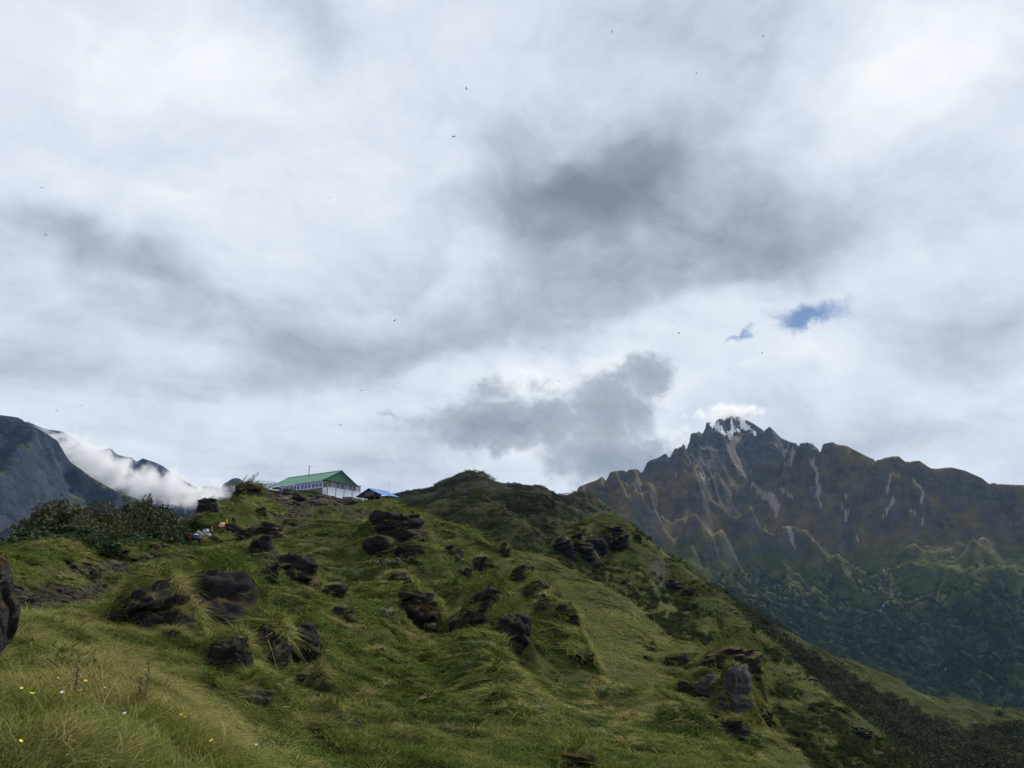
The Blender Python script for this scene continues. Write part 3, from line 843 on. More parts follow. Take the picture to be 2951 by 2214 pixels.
def streaks(lines):
    def f(px, py, mt):
        best = np.zeros(px.shape)
        jx = 16 * fbm(px / 26, py / 26, 4, 501, 0.6); jy = 8 * fbm(px / 26 + 8, py / 26, 4, 502, 0.6)
        for (w, pts) in lines:
            d = seg_dist(px + jx, py + jy, pts)
            best = np.maximum(best, 1 - smooth(w * 0.35, w * 1.15 + 1.5, d))
        return best
    return f
SCREE = [(15, [(2120, 1265), (2105, 1300), (2125, 1335)]), (6, [(2125, 1335), (2150, 1375), (2180, 1405)]), (16, [(2190, 1415), (2225, 1440), (2240, 1460)]), (7, [(2240, 1460), (2238, 1485)]),
         (7, [(2340, 1325), (2355, 1370), (2362, 1400), (2356, 1440), (2368, 1460)]), (5, [(2255, 1410), (2285, 1435)]), (5, [(2290, 1290), (2275, 1330)]), (5, [(2290, 1335), (2265, 1340)]),
         (5, [(2565, 1365), (2555, 1410), (2572, 1440), (2548, 1490)]), (4, [(2630, 1380), (2655, 1410), (2662, 1450)]), (3, [(2620, 1465), (2655, 1500), (2662, 1525)]),
         (4, [(2440, 1430), (2425, 1450), (2445, 1480), (2435, 1500)]), (4, [(1945, 1350), (1955, 1370)]), (3, [(2010, 1345), (2030, 1385)]), (6, [(2270, 1520), (2282, 1545), (2292, 1575)]), (3, [(2460, 1540), (2475, 1555)])]
WATER = [(3, [(2548, 1640), (2556, 1665), (2566, 1690), (2572, 1720)]), (4, [(2572, 1720), (2545, 1745), (2538, 1765)]), (3, [(2390, 1655), (2402, 1672)]), (2, [(2724, 1925), (2732, 1940)])]
SNOW = [(9, [(2065, 1220), (2090, 1250)]), (7, [(2090, 1250), (2130, 1238)]), (8, [(2140, 1225), (2175, 1250)]), (5, [(2045, 1222), (2075, 1240)]), (5, [(2110, 1215), (2105, 1262)])]

def mat_mountain(name, rock_lo, rock_hi, far=False):
    m, N = new_mat(name)
    co = N.node('ShaderNodeTexCoord').outputs['Object']
    g = N.node('ShaderNodeNewGeometry')
    z = N.sep(co)[2]; nz = N.sep(g.outputs['Normal'])[2]
    n1 = N.noise(co, 0.0022, 6, 0.6); n2 = N.noise(co, 0.012, 6, 0.65); n3 = N.noise(co, 0.06, 4, 0.7)
    zz = N.math('ADD', z, N.math('ADD', N.math('MULTIPLY', N.math('SUBTRACT', n1, 0.5), 420.0), N.math('MULTIPLY', N.math('SUBTRACT', n2, 0.5), 220.0)))
    # bedding of the rock
    sx = N.sep(co)
    dip = N.math('ADD', z, N.math('ADD', N.math('MULTIPLY', sx[0], 0.20), N.math('MULTIPLY', sx[1], -0.10)))
    dip = N.math('ADD', dip, N.math('MULTIPLY', n1, 420.0))
    bed = N.noise(N.comb(N.math('MULTIPLY', sx[0], 0.004), N.math('MULTIPLY', sx[1], 0.004), N.math('MULTIPLY', dip, 0.03)), 1.0, 5, 0.7, 1.2)
    rk_f = N.math('ADD', N.math('MULTIPLY', bed, 0.40), N.math('ADD', N.math('MULTIPLY', n3, 0.30), N.math('MULTIPLY', n2, 0.30)))
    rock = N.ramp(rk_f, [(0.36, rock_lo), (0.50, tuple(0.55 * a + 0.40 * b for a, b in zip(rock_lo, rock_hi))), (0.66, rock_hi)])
    brown = N.ramp(n2, [(0.3, (0.056, 0.047, 0.026)), (0.7, (0.138, 0.110, 0.060))])
    green = N.ramp(n2, [(0.3, (0.028, 0.036, 0.011)), (0.7, (0.080, 0.086, 0.024))])
    wood = N.ramp(N.math('ADD', N.math('MULTIPLY', n3, 0.6), N.math('MULTIPLY', n2, 0.4)), [(0.35, (0.007, 0.013, 0.006)), (0.6, (0.024, 0.036, 0.013))])
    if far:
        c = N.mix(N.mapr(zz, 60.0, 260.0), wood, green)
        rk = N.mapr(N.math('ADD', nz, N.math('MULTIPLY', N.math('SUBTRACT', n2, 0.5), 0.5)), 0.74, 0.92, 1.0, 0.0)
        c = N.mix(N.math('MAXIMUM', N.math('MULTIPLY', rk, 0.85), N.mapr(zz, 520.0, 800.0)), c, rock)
    else:
        c = N.mix(N.mapr(zz, -90.0, 90.0), wood, green)
        c = N.mix(N.mapr(zz, 180.0, 380.0), c, brown)
        steep = N.mapr(N.math('ADD', nz, N.math('MULTIPLY', N.math('SUBTRACT', n2, 0.5), 0.5)), 0.34, 0.50, 1.0, 0.0)
        up = N.mapr(N.math('SUBTRACT', zz, N.mapr(sx[0], 900.0, 2300.0, 0.0, 260.0)), 650.0, 810.0)
        c = N.mix(N.math('MAXIMUM', up, N.math('MULTIPLY', N.math('MULTIPLY', steep, 0.8), N.mapr(zz, -50.0, 300.0))), c, rock)
        fl = N.mapr(N.attr('flow'), 0.25, 1.0)
        c = N.mix(N.math('MULTIPLY', fl, N.math('MULTIPLY', N.mapr(zz, 250.0, 600.0), 0.6)), c, (0.17, 0.155, 0.14))
        sc = N.mapr(N.math('ADD', N.attr('scree'), N.math('ADD', N.math('MULTIPLY', N.math('SUBTRACT', n3, 0.5), 1.5), N.math('MULTIPLY', N.math('SUBTRACT', n2, 0.5), 1.0))), 0.36, 0.78)
        c = N.mix(N.math('MULTIPLY', sc, 0.85), c, N.mix(N.mapr(z, 300.0, 800.0), (0.27, 0.26, 0.25), (0.27, 0.235, 0.19)))
        wa = N.mapr(N.math('ADD', N.attr('water'), N.math('MULTIPLY', N.math('SUBTRACT', n3, 0.5), 1.8)), 0.6, 0.95)
        c = N.mix(N.math('MULTIPLY', wa, 0.85), c, (0.30, 0.31, 0.33))
        sn = N.mapr(N.math('ADD', N.attr('snow'), N.math('ADD', N.math('MULTIPLY', N.math('SUBTRACT', n3, 0.5), 1.4), N.math('MULTIPLY', N.math('SUBTRACT', bed, 0.5), 1.6))), 0.45, 0.7)
        c = N.mix(sn, c, (0.78, 0.80, 0.83))
    nm = N.bump(N.math('ADD', N.math('MULTIPLY', n2, 0.4), N.math('ADD', N.math('MULTIPLY', n3, 0.55), N.math('MULTIPLY', bed, 0.45))), 1.0, 16.0)
    return finish(m, N, c, 0.95, nm, 0.05)
big.build(mat_mountain('mountain_ground', (0.022, 0.023, 0.025), (0.155, 0.150, 0.145)), 0.5, 43, {'scree': streaks(SCREE), 'water': streaks(WATER), 'snow': streaks(SNOW)})
MF = mat_mountain('far_mountain_ground', (0.004, 0.006, 0.015), (0.055, 0.068, 0.115), True)  # blue haze and cloud shade are put into the rock colour
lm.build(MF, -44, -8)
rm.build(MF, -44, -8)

# valley floor under everything
vb = []
vf = []
rings = [0, 300, 1200, 4000, 12000, 40000]
gm = mat_far_grass('valley_grass', OLIVE, 0.004)
vb = [(0, 0, -700)]
for r in rings[1:]:
    for k in range(48):
        a = 2 * math.pi * k / 48
        vb.append((r * math.sin(a), r * math.cos(a), -700 + 20 * math.sin(3 * a + r)))
for k in range(48):
    vf.append((0, 1 + (k + 1) % 48, 1 + k))
for q in range(len(rings) - 2):
    for k in range(48):
        a0 = 1 + q * 48 + k; a1 = 1 + q * 48 + (k + 1) % 48
        vf.append((a0, a1, a1 + 48, a0 + 48))
go = mesh_obj('ground', vb, vf, gm)
go['kind'] = 'structure'

# thin blue mountain air
def make_haze():
    zt = float(max(big.Z.max(), lm.Z.max(), rm.Z.max())) + 5.0
    v = [(x, y, z) for z in (-722.0, zt) for (x, y) in ((-41000, -41000), (41000, -41000), (41000, 41000), (-41000, 41000))]
    f = [(3, 2, 1, 0), (4, 5, 6, 7), (0, 1, 5, 4), (1, 2, 6, 5), (2, 3, 7, 6), (3, 0, 4, 7)]
    m, N = new_mat('air')
    pv = N.node('ShaderNodeVolumePrincipled')
    pv.inputs['Color'].default_value = (0.30, 0.56, 0.98, 1)
    pv.inputs['Density'].default_value = HAZE
    out = N.node('ShaderNodeOutputMaterial')
    N.l.new(pv.outputs[0], out.inputs['Volume'])
    o = mesh_obj('haze', v, f, m)
    o['kind'] = 'stuff'
HAZE = 1.55e-5
make_haze()

# ------------------------------------------------------------------ rocks
RNG = np.random.default_rng(11)
random.seed(4)

def n3(v, sc, seed, octv=3):
    x, y, z = v[:, 0] * sc, v[:, 1] * sc, v[:, 2] * sc
    return (fbm(x + 0.31 * z, y + 0.57 * z, octv, seed) + fbm(y - 0.4 * x, z + 0.2 * x, octv, seed + 7) + fbm(z + 11, x - 0.3 * y, octv, seed + 13)) * 0.6

_ico = {}
def ico(sub):
    if sub not in _ico:
        bm = bmesh.new()
        bmesh.ops.create_icosphere(bm, subdivisions=sub, radius=1.0)
        v = np.array([p.co[:] for p in bm.verts]); f = np.array([[q.index for q in t.verts] for t in bm.faces])
        bm.free(); _ico[sub] = (v, f)
    return _ico[sub]

def crag_mesh(seed, sub=2):
    """outcrop of bedded schist: broken slabs stacked on a common dip, -1..1"""
    rng = np.random.default_rng(seed)
    cv, cf = rock_mesh(seed, sub + 2, rng.uniform(0.10, 0.20), 0.9, 0.3)
    cv = cv / np.abs(cv).max(0) * [0.96, 0.85, 0.97]
    V = [cv]; F = [cf]; n0 = len(cv)
    bv, bf = ico(2)
    for k in range(int(rng.integers(3, 6))):
        # slabs broken out of the face
        q = np.sign(bv) * np.abs(bv) ** rng.uniform(0.22, 0.36)
        q = q / np.abs(q).max(0)
        w, t = rng.uniform(0.16, 0.36), rng.uniform(0.06, 0.18)
        q = q * [w, rng.uniform(0.25, 0.5), t]
        q[:, 2] *= 1 + 0.5 * rng.normal() * q[:, 0] / w; q[:, 0] *= 1 + 0.3 * rng.normal() * q[:, 2] / t
        q = q + bv * (0.07 * n3(q, 3.0, seed + k))[:, None] + bv * (0.03 * n3(q, 9.0, seed + k + 40))[:, None]
        ca, sa = math.cos(rng.normal() * 0.4), math.sin(rng.normal() * 0.4)
        q = np.stack([q[:, 0] * ca - q[:, 1] * sa, q[:, 0] * sa + q[:, 1] * ca, q[:, 2] + q[:, 0] * rng.normal() * 0.15], 1)
        z = rng.uniform(-0.85, 0.85); x = rng.uniform(-0.75, 0.75) * math.sqrt(max(0.1, 1 - z * z * 0.6))
        q = q + [x, -0.46 + 0.25 * abs(x) + 0.22 * z + rng.normal() * 0.08, z]
        V.append(q); F.append(bf + n0); n0 += len(bv)
    V = np.concatenate(V); F = np.concatenate(F)
    V[:, 2] += rng.normal() * 0.15 * V[:, 0]
    return V, F

def rock_mesh(seed, sub=5, ledge=0.13, blocky=0.8, tilt=0.35):
    """weathered block of bedded schist, about 2 across"""
    rng = np.random.default_rng(seed)
    v, f = ico(sub)
    v = v.copy()
    # broad facets
    r = np.full(len(v), 10.0)
    dirs = rng.normal(size=(11, 3)); dirs /= np.linalg.norm(dirs, axis=1)[:, None]
    dirs = np.vstack([dirs, np.eye(3), -np.eye(3)])
    offs = rng.uniform(0.66, 1.0, len(dirs)); offs[-6:] = rng.uniform(0.82, 1.0, 6)
    for d, o in zip(dirs, offs):
        c = v @ d
        r = np.minimum(r, np.where(c > 0.05, o / np.maximum(c, 0.05), 10))
    r = np.minimum(r, 1.25)
    w = v * (blocky * r + (1 - blocky))[:, None]
    w = w + v * (0.30 * n3(w, 1.3, seed))[:, None]
    # bedding planes weathered into ledges and slots
    ax = np.array([rng.normal() * tilt, rng.normal() * tilt, 1.0]); ax /= np.linalg.norm(ax)
    h = w @ ax + 0.12 * n3(w, 1.3, seed + 3)
    for lam, amp in ((0.34, ledge), (0.13, ledge * 0.5)):
        ph = (h / lam + 0.3 * seed) % 1.0
        layer = np.floor(h / lam + 0.3 * seed)
        rr = (np.sin(layer * 12.9898 + seed) * 43758.5453) % 1.0
        prof = (rr - 0.5) * 1.6 - 0.9 * np.exp(-(ph / 0.12) ** 2) - 0.5 * np.exp(-((1 - ph) / 0.1) ** 2)
        out = w - ax * (w @ ax)[:, None]
        out /= np.linalg.norm(out, axis=1)[:, None] + 1e-6
        w = w + out * (amp * prof)[:, None]
    w = w + v * (0.05 * n3(w, 4.2, seed + 5))[:, None] + v * (0.022 * n3(w, 11, seed + 6, 2))[:, None]
    return w, f

def mat_rock(name, lo, hi, moss_amt=0.5, lichen=0.25, moss=((0.024, 0.018, 0.005), (0.070, 0.045, 0.009)), scale=1.0):
    m, N = new_mat(name)
    tc = N.node('ShaderNodeTexCoord').outputs['Object']
    co = N.vmath('SCALE', tc, scale=scale)
    g = N.node('ShaderNodeNewGeometry')
    nz = N.sep(g.outputs['Normal'])[2]
    s_ = N.sep(co)
    bed = N.noise(N.comb(N.math('MULTIPLY', s_[0], 0.8), N.math('MULTIPLY', s_[1], 0.8), N.math('MULTIPLY', s_[2], 7.0)), 1.3, 5, 0.7, 0.8)
    n1 = N.noise(co, 2.0, 6, 0.65); n2 = N.noise(co, 9.0, 5, 0.7); n3_ = N.noise(co, 34.0, 3, 0.7)
    c = N.ramp(N.math('ADD', N.math('MULTIPLY', bed, 0.45), N.math('ADD', N.math('MULTIPLY', n2, 0.35), N.math('MULTIPLY', n1, 0.2))), [(0.36, lo), (0.52, tuple(0.45 * a + 0.4 * b for a, b in zip(lo, hi))), (0.72, hi)])
    if lichen > 0:
        li = N.mapr(N.math('ADD', n1, N.math('MULTIPLY', N.math('SUBTRACT', n2, 0.5), 0.6)), 0.68 - 0.12 * lichen, 0.76 - 0.12 * lichen)
        c = N.mix(N.math('MULTIPLY', li, 0.7), c, N.mix(n3_, (0.15, 0.15, 0.14), (0.30, 0.30, 0.29)))
    mo = N.math('ADD', N.math('MULTIPLY', nz, 0.55), N.math('ADD', N.math('MULTIPLY', N.math('SUBTRACT', n1, 0.5), 1.3), N.math('MULTIPLY', N.math('SUBTRACT', n2, 0.5), 0.8)))
    mf = N.mapr(mo, 0.62 - 0.5 * moss_amt, 0.78 - 0.5 * moss_amt)
    c = N.mix(mf, c, N.mix(N.mapr(n3_, 0.35, 0.65), moss[0], moss[1]))
    nm = N.bump(N.math('ADD', N.math('MULTIPLY', bed, 0.5), N.math('ADD', N.math('MULTIPLY', n2, 0.4), N.math('MULTIPLY', n3_, 0.25))), 0.9, 0.12)
    return finish(m, N, c, 0.9, nm, 0.1)
M_ROCK = mat_rock('dark_schist', (0.004, 0.004, 0.0045), (0.034, 0.034, 0.037), 0.40, 0.0)
M_ROCKM = mat_rock('mossy_schist', (0.005, 0.005, 0.005), (0.035, 0.034, 0.033), 0.66, 0.0)
M_ROCKP = mat_rock('pale_schist', (0.010, 0.010, 0.011), (0.15, 0.15, 0.155), 0.42, 0.1, scale=1.8)
M_ROCKL = mat_rock('lichen_schist', (0.005, 0.005, 0.006), (0.085, 0.085, 0.09), 0.80, 0.55, ((0.030, 0.020, 0.004), (0.11, 0.062, 0.010)), 1.4)
M_STONE = mat_rock('weathered_stone', (0.09, 0.085, 0.075), (0.26, 0.25, 0.23), 0.1, 0.3)

ROCK_TOPS = []
def hummock(hill, p, sx, sy, sz, a):
    """the turf runs level onto the top of an outcrop and drops away at its face"""
    r = math.hypot(p[0], p[1])
    j = np.where((np.exp(hill.lr) > r - 5 * sy - 1) & (np.exp(hill.lr) < r + 5 * sy + 1))[0]; az = math.atan2(p[0], p[1])
    i = np.where(np.abs(hill.az - az) < (2.5 * sx + 1) / r)[0]
    if len(i) < 2 or len(j) < 2:
        return
    q = np.ix_(i, j)
    dx, dy = hill.X[q] - p[0], hill.Y[q] - p[1]
    u = dx * math.cos(a) + dy * math.sin(a); v = -dx * math.sin(a) + dy * math.cos(a)
    wob = 0.25 * sx * perlin(hill.X[q] / (sx + 0.1) * 0.9, hill.Y[q] / (sx + 0.1) * 0.9, 77)
    Zt = p[2] + sz * (0.97 - 0.45 * np.clip(np.abs(u) / sx, 0, 1.5) ** 2)
    side = np.exp(-(np.abs(u + wob) / (1.3 * sx)) ** 4)
    w = side * smooth(-0.15 * sy, 0.45 * sy, v + wob * 0.4) * (1 - smooth(1.1 * sy, 3.4 * sy, v))
    Z = hill.Z[q]
    Z = Z + w * np.maximum(0, Zt - Z)
    w2 = side * smooth(-2.6 * sy, -1.1 * sy, v) * (1 - smooth(-0.4 * sy, 0.0, v))
    hill.Z[q] = Z - w2 * 0.30 * sz
_rock_cache = {}
def add_rock(hill, px, py, w, h, label, mat=M_ROCK, seed=None, depth=0.8, push=0.05, name='rock', sub=4, grow=1.1, group=None, tops=True):
    c = hill.hit(px, py)
    r = math.hypot(c[0], c[1])
    k = r / math.hypot(*ray(px, py)[:2]) / FOC * 1.02
    sx, sz = w * k / 2, h * k / 2
    sy = depth * (sx + sz) / 2
    seed = seed if seed is not None else int(RNG.integers(100, 117))
    key = (seed, sub)
    if key not in _rock_cache:
        v, f = crag_mesh(seed, 3 if sub >= 5 else 2) if name == 'rock' else rock_mesh(seed, 3)
        v = v / np.abs(v).max(0)
        ob = mesh_obj(name, v, f, mat, None, False)
        _rock_cache[key] = ob.data
    else:
        me = _rock_cache[key]
        ob = bpy.data.objects.new(name, me)
        COL.objects.link(ob)
    if ob.data.materials and ob.data.materials[0] is not mat:
        ob.material_slots[0].link = 'OBJECT'; ob.material_slots[0].material = mat
    n = hill.normal(c[0], c[1])
    p = c + n * (sy * push) - np.array([0, 0, 0.12 * sz])
    ob.location = p
    a = -math.atan2(c[0], c[1])
    ob.rotation_euler = (random.uniform(-0.12, 0.12), random.uniform(-0.2, 0.2), a + random.uniform(-0.3, 0.3))
    ob.scale = (sx * 1.12, sy * 1.1, sz * grow)
    ob['label'] = label; ob['category'] = 'rock'
    if group:
        ob['group'] = group
    if tops:
        ROCK_TOPS.append((p, sx, sy, sz * grow * 0.9, r, a, hill))
        hummock(hill, p, sx, sy, sz * grow, a)
    return ob

G_OUT = 'rocks breaking out of the grassy hillside'
ROCKS = [  # px, py, w, h, label, material, seed
    (431, 1798, 225, 160, 'low dark slab of layered rock beside the big black crag, topped with dry grass', M_ROCK, 101),
    (625, 1820, 235, 235, 'largest black crag on the near slope, capped with bright green moss and grass', M_ROCK, 102),
    (652, 1926, 120, 112, 'dark tongue of rock below the largest black crag', M_ROCK, 103),
    (750, 1912, 150, 165, 'orange mossy stepped rock right below the largest black crag', M_ROCKM, 104),
    (856, 1908, 130, 140, 'round black rock with pale lower ledges beside the orange mossy rock', M_ROCK, 105),
    (708, 2022, 150, 75, 'low flat ledge of dark layered rock under the orange mossy rock', M_ROCKP, 106),
    (622, 2032, 62, 75, 'small dark mossy rock at the end of the low flat ledge', M_ROCKM, 107),
    (878, 1992, 85, 60, 'dark broken ledge below the round black rock', M_ROCK, 108),
    (492, 1852, 45, 42, 'small black rock in the gap between slab and largest crag', M_ROCK, 109),  # rock mesh standing in for a dark hole
    (753, 1594, 75, 62, 'dark rock at the top of the outcrop row below the mule trail', M_ROCK, 110),
    (797, 1632, 60, 62, 'grey bedded block in the middle of the outcrop row below the trail', M_ROCKP, 111),
    (846, 1668, 120, 88, 'wide dark rock at the lower end of the outcrop row below the trail', M_ROCK, 112),
    (769, 1673, 58, 68, 'dark rock left under the outcrop row below the trail', M_ROCK, 113),
    (1133, 1555, 175, 100, 'big dark overhang under the grassy brow below the blue shelter', M_ROCK, 114),
    (1084, 1598, 88, 62, 'dark rock at the left foot of the big overhang', M_ROCKM, 115),
    (1180, 1608, 88, 52, 'brown rock beside the white flowering shrub under the overhang', M_ROCKM, 116),
    (1143, 1690, 90, 52, 'brown mossy rock in the middle of the slope under the flowering shrub', M_ROCKM, 101),
    (1193, 1784, 130, 112, 'dark mossy boulder with layered base in the middle of the slope', M_ROCKM, 102),
    (1327, 1818, 56, 68, 'black upright rock left of the twin crag', M_ROCK, 103),
    (1413, 1780, 155, 130, 'upper boulder of the twin crag, reddish moss on top', M_ROCKM, 104),
    (1466, 1860, 115, 122, 'lower black boulder of the twin crag', M_ROCK, 105),
    (1369, 1737, 28, 22, 'small dark stone above the twin crag', M_ROCK, 106),
    (1393, 1642, 56, 52, 'squarish dark rock near the grassy crest', M_ROCK, 107),
    (1424, 1667, 28, 28, 'small dark rock just below the squarish rock near the crest', M_ROCK, 108),
    (1305, 1621, 58, 58, 'dark rock hollow left of the squarish rock near the crest', M_ROCKM, 109),
    (1335, 1676, 52, 50, 'dark rock under a green tuft below the squarish rock', M_ROCKM, 110),
    (1521, 1640, 26, 46, 'upright brown rock on the skyline of the grassy crest', M_ROCKM, 111),
    (1450, 1601, 32, 50, 'brown rock rib high on the right crest', M_ROCKM, 112),
    (1575, 1765, 62, 52, 'dark wedge of rock hanging on the right crest', M_ROCK, 113),
    (1548, 1712, 76, 50, 'brown mossy bank of rock along the right crest', M_ROCKM, 120),
    (1500, 1668, 60, 44, 'upper brown bank of the rocks lining the right crest', M_ROCKM, 125),
    (1592, 1752, 70, 46, 'middle brown bank of the rocks lining the right crest', M_ROCKM, 126),
    (1630, 1775, 56, 44, 'brown mossy bank at the lower end of the right crest', M_ROCKM, 121),
    (986, 1785, 68, 46, 'dark ledge under a straw coloured tussock left of slope middle', M_ROCK, 114),
    (962, 1722, 72, 44, 'dark hollow rock behind the big straw coloured tussock', M_ROCK, 115),  # rock mesh in place of the dark below the tussock
    (1089, 1888, 44, 22, 'thin dark rock lying in grass at mid slope', M_ROCK, 116),
    (915, 1980, 82, 50, 'dark ledge right of the broken rocks low on the slope', M_ROCK, 101),
    (937, 2078, 92, 50, 'dark ledge under dry grass near the bottom of the slope', M_ROCK, 102),
    (1012, 2112, 60, 48, 'last dark rock of the broken ledges at the slope bottom', M_ROCK, 103),
    (898, 2102, 80, 28, 'thin flat rock beneath the lowest dry tussocks', M_ROCK, 104),
    (1660, 2206, 110, 42, 'brown mossy rock at the very bottom of the slope', M_ROCKM, 105),
    (1689, 1913, 52, 46, 'dark slanting rock splinter in the grass of the right flank', M_ROCK, 106),
    (600, 1472, 62, 46, 'dark cliff block on the left skyline above the mules', M_ROCK, 122),
    (577, 1512, 28, 40, 'narrow dark cliff foot on the left edge above the trees', M_ROCK, 107),
    (722, 1424, 86, 40, 'overhanging dark rock with green top left of the lodge terrace', M_ROCKM, 123),
    (830, 1425, 34, 15, 'flat dark rock in the bank below the lodge windows', M_ROCK, 108),
    (862, 1439, 40, 17, 'dark hummock rock below the lodge corner', M_ROCKM, 109),
    (748, 1483, 36, 26, 'dark rock on the worn slope left of the zigzag trail', M_ROCKM, 110),
    (840, 1511, 36, 26, 'rusty brown rock beside the upper trail', M_ROCKM, 111),
    (668, 1547, 62, 44, 'big black boulder beside the trail under the walking people', M_ROCK, 112),
    (727, 1550, 62, 40, 'dark rock bank right of the black trail boulder', M_ROCK, 113),
    (778, 1543, 72, 46, 'brown earthy rock bank at the right end of the trail outcrop', M_ROCKM, 114),
    (343, 1616, 110, 46, 'dark peaty bank on the left side of the worn path', M_ROCKM, 107),
    (445, 1592, 90, 30, 'long dark bank under the grassy mound beside the path', M_ROCKM, 108),
    (248, 1652, 70, 36, 'dark rocky step at the left edge of the brown path', M_ROCK, 109),
    (186, 1688, 60, 26, 'low dark rock where the path leaves the picture at left', M_ROCK, 110),
    (420, 1640, 44, 14, 'flat grey slab lying in the middle of the path', M_ROCKP, 111),
    (320, 1672, 50, 14, 'brown flat rock on the lower path', M_ROCKP, 112),
    (616, 1563, 38, 20, 'grey slabs at the trail edge beside the dark mule', M_ROCKP, 115),
]
for q in ROCKS:
    add_rock(hs, *q[:5], mat=q[5], seed=q[6], group=G_OUT, sub=5 if q[2] * q[3] > 9000 else 4, push=0.18, depth=1.0, grow=1.55)
STONES = [(732, 1463, 20, 9, 'pale flat stone lying on the slope left of the trail bends'), (821, 1442, 20, 11, 'pale angular stone below the lodge foundation'),
          (789, 1449, 14, 7, 'small pale slab left of the angular stone'), (752, 1458, 12, 9, 'grey block next to the pale flat stone'), (668, 1455, 10, 5, 'tiny pale stone near the left skyline')]
for q in STONES:
    add_rock(hs, *q, mat=M_STONE, seed=124, depth=0.9, push=0.4, name='stone', group='pale stones on the slope below the lodge', tops=False)
SPUR_ROCKS = [
    (1878, 1864, 30, 32, 'small dark boulder with grass cap on the far green slope', M_ROCKM, 101), (1865, 1899, 30, 18, 'flat dark stone under the small boulder on the far green slope', M_ROCK, 102),
    (1956, 1912, 70, 56, 'brown mossy rock left above the pale outcrop', M_ROCKM, 103), (1944, 1947, 50, 38, 'dark rock below the brown mossy rock left of the outcrop', M_ROCK, 104),
    (1975, 1988, 80, 52, 'dark rubble bank left of the pale outcrop', M_ROCKM, 105), (2197, 2075, 66, 76, 'dark boulder on the slope right of the pale outcrop', M_ROCK, 106),
]
for q in SPUR_ROCKS:
    add_rock(sp, *q[:5], mat=q[5], seed=q[6], group='rocks on the green spur', push=0.1)
for q in [(2085, 1937, 165, 92, 'rust coloured mossy cap of the big rock outcrop', M_ROCKM, 130), (2108, 2040, 100, 190, 'tall pale grey face of the big rock outcrop', M_ROCKP, 134),
          (2050, 1992, 84, 92, 'left block of the big rock outcrop with pale slab', M_ROCKP, 135), (2118, 2130, 84, 76, 'dark foot of the big rock outcrop', M_ROCK, 133)]:
    add_rock(sp, *q[:5], mat=q[5], seed=q[6], group='blocks of the big outcrop on the spur', push=0.55, sub=5)
KNOB_ROCKS = [(1618, 1577, 64, 62, 'leftmost dark crag of the knob hill'), (1672, 1592, 74, 52, 'wide dark crag low on the knob hill'), (1716, 1577, 62, 46, 'dark crag in the middle of the knob hill'),
              (1775, 1560, 76, 56, 'tallest dark crag on the knob hill'), (1662, 1547, 34, 22, 'small dark rock above the left crag of the knob'), (1767, 1531, 58, 28, 'flat dark rock near the knob summit'),
              (1838, 1556, 24, 34, 'narrow dark rock on the right shoulder of the knob'), (1988, 1718, 42, 34, 'dark rock on the long right ridge of the knob'), (1942, 1694, 52, 34, 'dark rock left of the ridge below the knob'),
              (1640, 1610, 40, 36, 'dark rock under the left crag of the knob'), (2330, 1965, 44, 26, 'dark rock low on the falling ridge of the knob'), (2480, 2120, 60, 40, 'dark rock band at the foot of the falling ridge')]
for i, q in enumerate(KNOB_ROCKS):
    add_rock(kn, *q, mat=M_ROCK, seed=101 + i, group='crags on the knob hill', push=0.25)

# the boulder at the left edge, an arm's reach from the path
c = at(8, 1800, 4.6)
v, f = rock_mesh(140, 6, 0.07, 0.7, 0.5)
v = v / np.abs(v).max(0)
b = mesh_obj('boulder', v, f, M_ROCKL, None, False)
b.location = (c[0] - 0.47, c[1] + 0.15, c[2] - 0.05)
b.scale = (0.41, 0.50, 0.50)
b.rotation_euler = (0.05, 0.12, 0.5)
b['label'] = 'big lichen spotted boulder with orange moss cut off by the left edge'
b['category'] = 'boulder'

hs.build(M_HILL, {'soil': hs.soil})
sp.build(M_HILL, {'soil': sp.soil})
kn.build(mat_far_grass('knob_grass', GREEN, 0.06, 0.66), {})

# ------------------------------------------------------------------ leaf and blade meshes
def blades(n, rad, h0, h1, wid, droop, seed, seg=2, lean=0.5):
    rng = np.random.default_rng(seed)
    V = []; F = []
    for k in range(n):
        a = rng.uniform(0, 2 * math.pi); q = rad * math.sqrt(rng.uniform())
        bx, by = q * math.cos(a), q * math.sin(a)
        hgt = rng.uniform(h0, h1); th = a + rng.normal() * 0.9
        ln = abs(rng.normal()) * lean + 0.15 * q / rad
        dx, dy = math.cos(th), math.sin(th)
        tw = rng.uniform(0, math.pi)
        wx, wy = math.cos(tw) * wid, math.sin(tw) * wid
        i0 = len(V)
        for s_ in range(seg + 1):
            t = s_ / seg
            out = hgt * (ln * t + droop * t * t * (0.5 + ln))
            z = hgt * (t - droop * 0.45 * t * t * (0.5 + ln)) - 0.02
            k_ = 1 - 0.85 * t
            if s_ < seg:
                V.append((bx + dx * out - wx * k_, by + dy * out - wy * k_, z)); V.append((bx + dx * out + wx * k_, by + dy * out + wy * k_, z))
            else:
                V.append((bx + dx * out, by + dy * out, z))
        for s_ in range(seg - 1):
            F.append((i0 + 2 * s_, i0 + 2 * s_ + 1, i0 + 2 * s_ + 3)); F.append((i0 + 2 * s_, i0 + 2 * s_ + 3, i0 + 2 * s_ + 2))
        F.append((i0 + 2 * seg - 2, i0 + 2 * seg - 1, i0 + 2 * seg))
    return V, F

